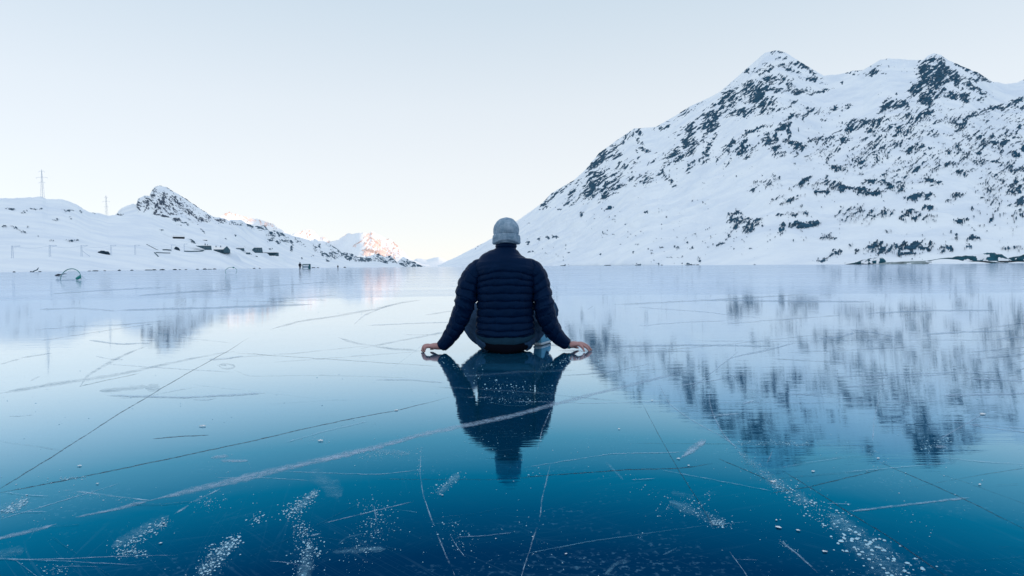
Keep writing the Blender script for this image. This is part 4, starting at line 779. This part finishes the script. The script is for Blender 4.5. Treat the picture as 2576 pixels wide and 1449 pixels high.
# the open booth beside the standing person
D_ = 230; g = stand_at(771, 677.5, D_); u = w_at(D_, 771); bt = empty('booth', (g[0], g[1], 0)); tag(bt, 'small pale open booth with dark frame beside the standing distant person', 'booth')
W_, H_ = 20 * u, 13.5 * u
plain('frame', bxs([((0, 0, H_ - .12), (W_, .22, .22), 0), ((-W_ / 2 + .1, 0, H_ / 2 - .1), (.18, .2, H_ - .2), 0), ((0, 0, .1), (W_ * .98, .2, .16), 0), ((0, 1.2, H_ - .3), (W_ * .9, .12, .12), 0), ((-W_ / 2 + .12, .6, H_ - .25), (.12, 1.2, .12), 0)]), M_TEALP, bt, False)
plain('panel', bxs([((-.1 * W_, .15, H_ * .48), (W_ * .66, .06, H_ * .46), 0)]), M_PALE, bt, False); plain('end_wall', bxs([((W_ * .40, 0.1, H_ * .48), (W_ * .2, .5, H_ * .88), 0), ((W_ * .27, .05, H_ * .35), (W_ * .06, .3, H_ * .5), 0)]), M_TEALP, bt, False)

# rocks, built as lumpy solid boulders
def boulder(name, x, y, wpx, hpx, D, label, cat='rock', group=None, seed=0, mat=M_DARKR, hill=None, skew=0.0, dz=0.0):
    if hill: p = on_terrain(hill, x, y); D = math.hypot(p.x, p.y); base = (p.x, p.y, p.z - .15)
    else: g = stand_at(x, y, D); base = (g[0], g[1], dz)
    u = w_at(D, x); a, b = wpx * u / 2, hpx * u
    V, F = blob((0, 0, 0), (1, 1, 1), 36)
    n = fbm(V[:, 0] * 1.9 + seed * 3.1 + 5, V[:, 2] * 2.2 + V[:, 1] * 1.3 + 9, seed, 4) - .5
    V = V * (1 + n * .75)[:, None]; q = np.round(V * 5) / 5; V = V * .55 + q * .45
    V[:, 2] = np.maximum(V[:, 2], -.12); V[:, 0] += skew * V[:, 2]
    V = V * np.array([a, a * .7, b])
    o = plain(name, [(V, F)], mat, None, False); o.location = base; tag(o, label, cat, group); return o
boulder('boulder', 262, 639, 28, 8.5, None, 'dark rounded boulder alone on the snow behind the pale masts', seed=3, hill='snowy_hill', skew=-.2)
boulder('boulder', 446, 629, 13, 9, None, 'dark hooked boulder left of the long garden wall', seed=8, hill='snowy_hill', skew=-.3)
boulder('boulder', 945.5, 671.0, 22, 2.4, 520, 'long flat dark rock at the far shore below the sunlit peak', seed=5)
rs = np.random.RandomState(4)
LS = [(36,5,'leftmost dark rock of the left shoreline, nearest the picture edge'),(78,4,'tiny dark shoreline rock between the leftmost rock and the driftwood'),(100,6,'dark shoreline rock just right of the leaning driftwood'),
 (225,6,'dark shoreline rock just right of the wide green hoop'),(240,14,'broad low shoreline rock right of the wide green hoop'),(264,5,'small shoreline rock below the lone boulder on the snow'),(300,6,'small shoreline rock below and right of the lone boulder'),
 (332,7,'shoreline rock standing alone below the fifth pale mast'),(376,20,'widest dark rock of the left shoreline'),(388,10,'dark rock touching the right side of the widest shoreline rock'),(409,11,'long dark shoreline rock below the left terrace walls'),
 (441,8,'shoreline rock below the hooked boulder'),(453,6,'small shoreline rock right of the one below the hooked boulder'),(468,5,'small shoreline rock below the left end of the long terrace wall'),(497,7,'shoreline rock below the half buried building'),
 (515,9,'shoreline rock in a row of three left of the small round hoop, first of them'),(528,11,'shoreline rock in a row of three left of the small round hoop, middle one'),(540,8,'shoreline rock in a row of three left of the small round hoop, last one'),
 (640,5,'tiny shoreline rock right of the small round hoop'),(654,4,'tiny shoreline rock below the hexagonal house'),(789,9,'shoreline rock just right of the small booth'),(800,5,'tiny shoreline rock between the booth and the lone far person'),(868,6,'shoreline rock right of the lone far person')]
for i, (x, w_, l_) in enumerate(LS):
    yy = 684.5 - x * (684.5 - 676.6) / 540 if x < 540 else 676.6 - (x - 540) * 5 / 500
    az_, _ = azel(x, yy); D = float(np.interp(math.degrees(az_), [-45, -39, -34, -25, -18, -12], [200, 238, 275, 455, 860, 1200])) * .985
    boulder('shore_rock', x, 690, w_ * (1.0 + .3 * rs.rand()), 1.5 + 1.1 * rs.rand(), D, l_, group='rocks along the left shoreline', seed=20 + i)
for i, (x, w_, h_, l_) in enumerate([(1416,16,1.6,'low dark rock at the right shoreline nearest the sitting man'),(1528,22,1.8,'low dark rock second from the sitting man along the right shoreline'),(1600,8,1.3,'tiny dark rock third from the sitting man along the right shoreline'),
      (1665,7,1.4,'tiny dark rock fourth from the sitting man along the right shoreline'),(1733,24,1.8,'broadest low dark rock of the right shoreline'),(1755,10,1.6,'small dark rock touching the right end of the broadest one on the right shoreline')]):
    az_, _ = azel(x, 668); D = float(shore_r(az_)) * .985
    boulder('shore_rock', x, 690, w_ * .8, h_, D, l_, group='rocks along the right shoreline', seed=60 + i)

# wet earthy banks at the right shore
def bank(pts, base_y, depth, label, mat, seed, snowy=0.0):
    """outline measured across the shore, sitting on the foot of the slope with real depth behind it"""
    pts = np.array(pts, float); p = on_terrain('mountain', pts[:, 0].mean(), base_y); D = math.hypot(p.x, p.y); u = p.y / FPX; z0 = p.z - .25
    xs_ = np.linspace(pts[0, 0], pts[-1, 0], 90); top = np.interp(xs_, pts[:, 0], pts[:, 1]); rows = []; rk = []
    for t in np.linspace(0, 1, 18):
        n = fbm(xs_ / 14, xs_ * 0 + t * 3, seed, 4)
        zz = z0 + np.maximum((base_y - top) * u, 0) * math.sin(t * math.pi) ** .8 * (.8 + .4 * n)
        d = rays(xs_, xs_ * 0 + 663.0); d = d / np.hypot(d[:, 0], d[:, 1])[:, None]; RR = D + depth * (t - .3) + 2.5 * (n - .5)
        rows.append(np.stack([d[:, 0] * RR, d[:, 1] * RR, zz], 1)); f = fbm(xs_ / 16 + 3, xs_ * 0 + t * 4, seed + 9, 4)
        rk.append(1 - smooth(.42, .58, f + snowy * (np.linspace(-1, 1, 90)) - .12))
    V = np.concatenate(rows); c = V.mean(0) * [1, 1, 0]; o = link('earth_bank', npmesh('earth_bank', V - c, gridF(18, 90), {'rock': np.concatenate(rk)}), mat); o.location = c
    tag(o, label, 'bank'); return o
M_BANK = mountain_mat('bank_teal', (.80, .84, .88), (.012, .070, .102), .5); M_BANKP = mountain_mat('bank_pale', (.70, .75, .80), (.22, .27, .28), .5)
bank([(2300,656),(2340,652),(2365,648),(2400,644),(2440,640),(2470,637),(2505,634),(2520,638),(2530,646),(2545,655)], 655.5, 12, 'larger teal lens-shaped bank of bare ground streaked with snow at the right shore', M_BANK, 3, .16)
bank([(2128,663.5),(2150,660),(2172,653),(2195,648.5),(2218,647),(2224,652),(2236,662)], 663, 8, 'smaller teal bank tapering to the left at the right shore', M_BANK, 4)
bank([(2508,656),(2530,650),(2550,645),(2575,641),(2600,640),(2640,656)], 656, 10, 'dark bank cut off by the right edge of the picture', M_BANK, 5)
bank([(2200,662),(2230,657),(2290,655),(2330,653.5),(2345,656),(2330,660),(2360,663)], 662.5, 6, 'pale brown snowy strip of bare ground beside the smaller teal bank', M_BANKP, 6, .1)
bank([(2405,662.5),(2440,659),(2475,658.5),(2530,658.5),(2560,662)], 662.5, 4, 'low thin dark strip at the water line below the larger teal bank', M_BANK, 7)

# buildings of the little lakeside station
def site(x, y):
    p = on_terrain('snowy_hill', x, y); return p, p.y / FPX, math.atan2(p.x, p.y)
def building(x0, x1, yb, yt, label, cat='building', name='building', roof='flat', wins=3, wall=M_WALL, roofh=.35, over=.06, dep=6.0, sink=1.5, chim=0, door=True, turn=0.0):
    p, u, az_ = site((x0 + x1) / 2, yb); W = (x1 - x0) * u; H = (yb - yt) * u; o = empty(name, (p.x, p.y, p.z), -az_ + turn); o.scale.x = math.cos(az_); tag(o, label, cat)
    wh = H * (1 - roofh)
    plain('wall', bxs([((0, dep / 2, (wh - sink) / 2), (W, dep, wh + sink), 0)]), wall, o, False)
    if roof == 'flat':
        r = plain('roof', bxs([((0, dep / 2, wh + H * roofh / 2 + .005), (W * (1 + over), dep * 1.1, H * roofh), 0)]), M_ROOF, o, False)
    else:
        ax = roof; W2 = W / 2 * (1 + over); 
        if ax == 'ridge_x':   # ridge runs left-right
            V = np.array([[-W2, -.3, wh], [W2, -.3, wh], [W2, dep + .3, wh], [-W2, dep + .3, wh], [-W2 * .98, dep / 2, H], [W2 * .98, dep / 2, H], [-W2, -.3, wh - .2], [W2, -.3, wh - .2], [W2, dep + .3, wh - .2], [-W2, dep + .3, wh - .2]])
            F = [[0, 1, 5, 4], [2, 3, 4, 5], [1, 2, 5, 5], [3, 0, 4, 4], [0, 6, 7, 1], [1, 7, 8, 2], [2, 8, 9, 3], [3, 9, 6, 0], [6, 9, 8, 7]]
        else:                 # gable faces the lake
            V = np.array([[-W2, -.3, wh], [W2, -.3, wh], [W2, dep, wh], [-W2, dep, wh], [0, -.3, H], [0, dep, H], [-W2 * .98, -.3, wh - .3], [W2 * .98, -.3, wh - .3], [W2 * .98, dep, wh - .3], [-W2 * .98, dep, wh - .3]])
            F = [[1, 2, 5, 4], [3, 0, 4, 5], [0, 1, 4, 4], [2, 3, 5, 5], [0, 6, 7, 1], [1, 7, 8, 2], [2, 8, 9, 3], [3, 9, 6, 0], [6, 9, 8, 7]]
        r = plain('roof', [(V, F)], M_ROOF, o, False)
    for i in range(chim):
        plain('chimney', bxs([((-W * .28 + i * W * .42, dep * .45, H + .35), (W * .07, .8, 1.5), 0)]), M_WALL, r, False)
    for i in range(wins):
        cx = -W / 2 + W * (i + .6) / (wins + .2); f = plain('window', bxs([((cx, -.03, wh * .58), (W / (wins + 1) * .42, .08, wh * .34), 0)]), M_PALE, o, False)
        plain('pane', bxs([((cx, -.08, wh * .58), (W / (wins + 1) * .34, .06, wh * .27), 0)]), M_WIN, f, False)
    if door: plain('door', bxs([((W * .46 - .8, -.03, 1.05), (1.0, .08, 2.1), 0)]), M_WIN, o, False)
    return o, W, H
building(435, 465, 601.5, 592, 'long low building with thick snowy flat roof, highest on the hill', roof='flat', wins=0, roofh=.42, over=.10, door=False, wall=M_WIN, dep=7)
# sloping-sided building half buried by snow
p, u, az_ = site(516, 629); o = empty('station_building', (p.x, p.y, p.z), -az_); o.scale.x = math.cos(az_); tag(o, 'teal grey building half buried behind a snow slope right of the hilltop building', 'building')
sc_ = lambda X, Y: ((X - 516) * u, (629 - Y) * u)
q = [sc_(492, 613.8), sc_(531.5, 613.8), sc_(532.5, 629.2), sc_(527, 628), sc_(510, 620)]
V = np.array([[a, 0, b] for a, b in q] + [[a, 7, b] for a, b in q]); F = [[0, 4, 3, 2], [0, 2, 1, 1], [5, 6, 7, 7], [5, 7, 8, 9]] + [[i, (i + 1) % 5, 5 + (i + 1) % 5, 5 + i] for i in range(5)]
plain('wall', [(V, F)], M_WALL2, o, False)
rf = plain('roof', bxs([((q[0][0] * .3 + q[1][0] * .7 - .5, 3.5, q[1][1] + .22), (26 * u, 7.4, .4), 0)]), M_ROOF, o, False)
[plain('chimney', bxs([t_]), M_WALL, rf, False) for t_ in (((0, 2, q[1][1] + 1.2), (.9, .9, 1.8), 0), ((6 * u, 3, q[1][1] + .9), (.7, .7, 1.2), 0))]
for i in range(4): f = plain('window', bxs([((q[1][0] - (2.5 + i * 5) * u, -.04, q[1][1] - 3.0 * u), (2.4 * u, .07, 2.6 * u), 0)]), M_PALE, o, False); plain('pane', bxs([((q[1][0] - (2.5 + i * 5) * u, -.09, q[1][1] - 3.0 * u), (1.9 * u, .05, 2.0 * u), 0)]), M_WIN, f, False)
building(511, 522, 605.0, 601.8, 'tiny dark hut above the half buried building', roof='ridge_x', wins=0, roofh=.4, door=False, dep=3)
# gabled house
o, W, H = building(538, 566, 636.5, 622.5, 'dark house with snowy roof, two chimneys and a gable at its right end', roof='ridge_x', wins=4, roofh=.45, chim=2, dep=8)
p, u, az_ = site(570, 636.5)
Vg = np.array([[(a - 552) * u, y_, (636.5 - b) * u] for y_ in (-.9, 7.8) for a, b in ((562, 637.5), (578, 637.5), (578, 631), (570.5, 621.5), (562, 629))]); 
plain('gable_wall', [(Vg, [[0, 1, 2, 4], [2, 3, 4, 4], [5, 9, 7, 6], [7, 9, 8, 8]] + [[i, (i + 1) % 5, 5 + (i + 1) % 5, 5 + i] for i in range(5)])], M_WALL2, o, False)
building(593, 614, 627.5, 621.0, 'low grey shed between the gabled house and the hexagonal house', roof='flat', wins=2, roofh=.45, wall=M_WALL2, door=False, dep=4)
building(619, 630, 640.0, 633.0, 'small grey hut in front of the hexagonal house', roof='flat', wins=1, roofh=.3, wall=M_WALL2, door=False, dep=4)
p, u, az_ = site(648, 637); o = empty('house', (p.x, p.y, p.z), -az_); o.scale.x = math.cos(az_); tag(o, 'dark house with angled corner walls and snowy roof behind the long gallery', 'building')
hx = [(634, 629), (640, 623.5), (660, 623.5), (662, 636), (655, 638), (644, 638)]
V = np.array([[(a - 648) * u, 0 if i in (1, 2, 3, 4, 5) else 2.5, (637 - b) * u] for i, (a, b) in enumerate(hx)] + [[(a - 648) * u, 7, (637 - b) * u] for a, b in hx])
plain('wall', [(V, [[0, 5, 2, 1], [5, 4, 3, 2], [6, 7, 8, 11], [8, 9, 10, 11]] + [[i, (i + 1) % 6, 6 + (i + 1) % 6, 6 + i] for i in range(6)])], M_WALL2, o, False)
plain('roof', bxs([((1.5 * u, 3.4, 14.4 * u), (23 * u, 7.2, 1.6 * u), 0)]), M_ROOF, o, False)
for i in range(3): f = plain('window', bxs([(((-3 + i * 6) * u, -.04, 9 * u), (2.4 * u, .07, 3.2 * u), 0)]), M_PALE, o, False); plain('pane', bxs([(((-3 + i * 6) * u, -.09, 9 * u), (1.8 * u, .05, 2.6 * u), 0)]), M_WIN, f, False)
# long gallery with its retaining wing
p, u, az_ = site(678, 645); o = empty('gallery', (p.x, p.y, p.z), -az_); o.scale.x = math.cos(az_); tag(o, 'long low dark gallery with open bay and a wall dropping at its right end', 'building')
plain('roof', bxs([((2 * u, 3.4, 10.1 * u), (44 * u, 8, 1.2 * u), 0)]), M_ROOF, o, False)
plain('wall', bxs([((0, 3, 5.5 * u), (42 * u, 6, 7.6 * u), 0), ((-14 * u, -.4, 3.6 * u), (10 * u, 1.4, 7.5 * u), 0)]), M_WALL, o, False)
wv = np.array([[a * u, y_, b * u] for y_ in (-1.2, -.2) for a, b in ((12, 5), (24, 9.4), (24, -5.2), (16, 1.5))]); plain('wing_wall', [(wv, [[0, 3, 2, 1], [4, 5, 6, 7], [0, 1, 5, 4], [1, 2, 6, 5], [2, 3, 7, 6], [3, 0, 4, 7]])], M_WALL2, o, False)
for i in range(4): plain('pillar', bxs([(((-7 + i * 6) * u, -.5, 3.5 * u), (.9 * u, .6, 6.8 * u), 0)]), M_WALL2, o, False)
# stone walls along the terraces
def low_wall(pts, h_, label, name='stone_wall', mat=M_WALL2, th=.5):
    P_ = []
    for x, y in pts: p, u, a = site(x, y); P_.append((p, u))
    c = P_[0][0].copy(); parts = []
    for (a, ua), (b, ub) in zip(P_[:-1], P_[1:]):
        d = b - a; L = math.hypot(d.x, d.y); n = Vector((-d.y, d.x, 0)).normalized() * th / 2
        V = [a - n - c, a + n - c, b - n - c, b + n - c]; V = [Vector(v) - Vector((0, 0, .6)) for v in V] + [Vector(v) + Vector((0, 0, h_ * (ua + ub) / 2)) for v in V]
        parts.append((np.array([tuple(v) for v in V]), np.array([[0, 1, 3, 2], [4, 6, 7, 5], [0, 2, 6, 4], [1, 5, 7, 3], [0, 4, 5, 1], [2, 3, 7, 6]])))
    o = plain(name, parts, mat, None, False); o.location = c; tag(o, label, 'wall'); return o
low_wall([(464,633),(480,633.2),(500,633),(520,632),(531,633)], 2.6, 'long grey terrace wall running left from the half buried building')
low_wall([(410,630),(418,629.5),(430,630)], 2.6, 'short dark wall above the terrace at the left end of the station', mat=M_WALL)
low_wall([(392,636),(408,636.5),(428,637)], 1.8, 'low thin dark wall at the foot of the left terrace', mat=M_WALL)
low_wall([(369,615),(380,621),(392,627),(398,629)], .9, 'stepped dark wall slanting down the slope at the far left of the station', mat=M_WALL)
low_wall([(389,636),(394,641),(398,646)], 1.6, 'short wall end dropping towards the shore below the left terrace')
low_wall([(472,606),(482,610),(492,613.5)], 1.2, 'thin track wall slanting down from the hilltop building')
low_wall([(632,644),(640,645),(648,646.5)], 1.8, 'short dark wall between the small grey hut and the gallery', mat=M_WALL)

# overhead line masts along the railway and their wires
def mast_mesh(u, hp):
    h = hp * u; w_ = .35; parts = []
    for sx_ in (-1, 1): parts.append(tube([(sx_ * w_, 0, -.8), (sx_ * w_ * .6, 0, h)], .07, 6))
    n = 8
    for i in range(n):
        z0, z1 = h * i / n, h * (i + 1) / n; s0 = 1 if i % 2 else -1; parts.append(tube([(s0 * w_ * (1 - .4 * i / n), 0, z0), (-s0 * w_ * (1 - .4 * (i + 1) / n), 0, z1)], .05, 5))
    return parts, h
MASTS = [(31,649,31),(126,646.5,29),(205,645,28),(279,643,26),(340,641,25),(431,632,17),(464,630,17)]
tops = []
lab = ['leftmost pale lattice mast of the line in front of the hill', 'second pale lattice mast from the left edge', 'pale lattice mast with a slanting stay, third from the left', 'pale mast beside the lone dark boulder', 'pale mast between the lone boulder and the station walls', 'thin pale mast at the left end of the station terrace', 'thin pale mast rising at the left end of the long terrace wall']
for (x, y, hp), l_ in zip(MASTS, lab):
    p, u, a = site(x, y); o = empty('overhead_line_mast', (p.x, p.y, p.z), -a); tag(o, l_, 'mast', 'overhead line masts below the hill')
    parts, h = mast_mesh(u, hp); plain('lattice_post', parts, M_MAST, o, False)
    plain('bracket_arm', [tube([(0, 0, h * .96), (2.6, 0, h * .99)], .07, 6), tube([(0, 0, h * .78), (2.4, 0, h * .97)], .05, 6)], M_MAST, o, False)
    plain('insulator', [tube([(2.5, 0, h * .99), (2.5, 0, h * .92)], [.12, .08], 8)], M_MAST, o, False)
    tops.append(Vector((p.x, p.y, p.z + h * .985)))
pts = []
for a, b in zip(tops[:-1], tops[1:]):
    for i in range(8): t = i / 8; q = a.lerp(b, t); pts.append((q.x - tops[0].x, q.y - tops[0].y, q.z - tops[0].z - 1.2 * 4 * t * (1 - t)))
o = plain('overhead_wire', [tube(pts, .055, 6, up=(0, .3, 1))], M_WIRE); o.location = tops[0]; tag(o, 'thin pale wire strung between the tops of the lattice masts', 'wire')
p, u, a = site(212, 646); o = plain('stay_cable', [tube([(-5 * u, 0, 16 * u), (3 * u, 0, 8 * u), (12 * u, 0, 0)], .10, 6)], M_MAST); o.location = p; o.rotation_euler = (0, 0, -a); tag(o, 'slanting stay cable holding the third lattice mast', 'cable')

# power pylons on the ridge
def pylon(x, y, hp, label, dist_scale=1.0, arms=((.93, .10), (.72, .20), (.55, .11)), dz=-1.0, R_=None, hill='snowy_hill'):
    p = on_terrain(hill, x, y); p = Vector(p)
    if R_: k_ = R_ / math.hypot(p.x, p.y); p = Vector((p.x * k_, p.y * k_, CAM_H + (p.z - CAM_H) * k_))
    u = p.y / FPX; h = hp * u; o = empty('power_pylon', (p.x, p.y, p.z + dz)); tag(o, label, 'pylon', 'lattice power pylons on the skyline')
    bw = h * .045; th = max(.09, .16 * u); parts = []
    for sx_ in (-1, 1):
        for sy in (-1, 1): parts.append(tube([(sx_ * bw, sy * bw, 0), (sx_ * bw * .55, sy * bw * .55, h * .5), (0, 0, h)], th, 5))
    n = 14
    for i in range(n):
        t0, t1 = i / n, (i + 1) / n; a0 = bw * (1 - .9 * t0 * (1 if t0 > .5 else .9)); a1 = bw * (1 - .9 * t1)
        for sy in (-1, 1):
            s0 = 1 if i % 2 else -1; parts.append(tube([(s0 * a0, sy * a0, h * t0), (-s0 * a1, sy * a1, h * t1)], th * .5, 5)); parts.append(tube([(-a0, sy * a0, h * t0), (a0, sy * a0, h * t0)], th * .5, 5))
    plain('lattice_mast', parts, M_MAST, o, False)
    for zt, hw in arms:
        plain('cross_arm', [tube([(-h * hw, 0, h * zt), (h * hw, 0, h * zt)], th * .8, 5), tube([(-h * hw, 0, h * zt), (0, 0, h * (zt + .035)), (h * hw, 0, h * zt)], th * .5, 5)], M_MAST, o, False)
        for sx_ in (-1, 1): plain('insulator', [tube([(sx_ * h * hw * .97, 0, h * zt), (sx_ * h * hw * .97, 0, h * (zt - .04))], th * .7, 6)], M_MAST, o, False)
    return o
pylon(107, 497, 73, 'taller pale lattice power pylon standing on the left hill crest')
pylon(268, 545, 59, 'fainter pale power pylon rising from behind the dip in the left hill crest', R_=1250, dz=-3, arms=((.9, .08), (.72, .16), (.5, .09)))

# the larger lumps of snow lying loose on the ice
def lump(x, y, w_, h_, rz, label, seed):
    g = ground(x, y); D = math.hypot(g[0], g[1]); u = w_at(D); V, F = blob((0, 0, 0), (1, 1, 1), 20)
    V = V * (1 + 1.5 * (fbm(V[:, 0] * 2.6 + seed, V[:, 1] * 2 + V[:, 2] * 1.5 + seed, seed, 3) - .5))[:, None]; V[:, 2] = np.maximum(V[:, 2], -.1) + .1
    V = V * np.array([w_ * u / 2, w_ * u / 2 * h_ * .8, w_ * u * .17]) * .68; o = plain('snow_lump', [(V, F)], M_LUMP); o.location = (g[0], g[1], .002); o.rotation_euler = (0, 0, rz)
    tag(o, label, 'snow lump', 'loose lumps of snow on the near ice'); return o
M_LUMP = basic('packed_snow', (.84, .90, .95), .8, .1, 60, .3)
for i, (x, y, w_, h_, rz, l_) in enumerate([
    (1958,1328,14,1.5,.6,'largest elongated snow lump on the near right ice, left of the crumb trail'), (2008,1336,12,.7,-.6,'oval snow lump just right of the largest elongated lump'),
    (2074,1389,14,.8,-.2,'snow lump nearest the bottom edge beside the crumb trail'), (1953,1310,7,1,0,'tiny snow lump just above the largest elongated lump'),
    (1945,1213,18,.5,-.1,'flat snow lump at the top of the crumb trail'), (2472,1043,15,.8,.2,'snow lump at the far right beneath the second peak reflection'),
    (1707,1155,12,.6,-.3,'snow lump at the lower tip of the short white smear'), (1732,1172,8,.9,0,'small snow lump right of the short white smear'),
    (1557,1080,8,1,0,'small snow lump on open ice right of the man reflection'), (2045,1187,12,.7,0,'snow lump right of the first peak reflection tip'),
    (2209,1154,10,.6,.1,'small snow lump between the two peak reflections'), (2465,1220,9,.8,.1,'snow lump alone on the pale ice at the right edge'),
    (1640,1008,9,.7,0,'flat tiny snow lump right of the white band end'), (1424,1395,8,1,.4,'small round snow lump on the dark ice at bottom centre right'),
    (1340,1352,7,1,0,'small round snow lump on the dark ice below the man reflection'), (412,1318,7,1,.2,'snow lump at the upper end of the left crumb trail'),
    (404,1368,9,.8,.3,'snow lump beside the middle of the left crumb trail'), (997,1033,13,.5,.1,'snow lump sitting on the long dark crack near the man'),
    (200,1173,10,.7,.2,'snow lump between the two long cracks on the left'), (806,1110,20,.35,0,'flat snow flake on the ice below the long dark crack'),
    (510,1073,18,.3,0,'thin flat snow patch on the pale ice left of centre'), (245,1218,9,.6,0,'snow lump just below the long crack on the left'),
    (1247,1357,6,1,0,'small round snow lump near the bottom centre of the dark ice'), (1113,1247,8,.9,0,'tiny snow lump left of the beanie reflection'),
    (975,405+644-330,0.1,1,0,'')][:24]):
    if l_: lump(x, y, w_, h_, rz, l_, i + 3)
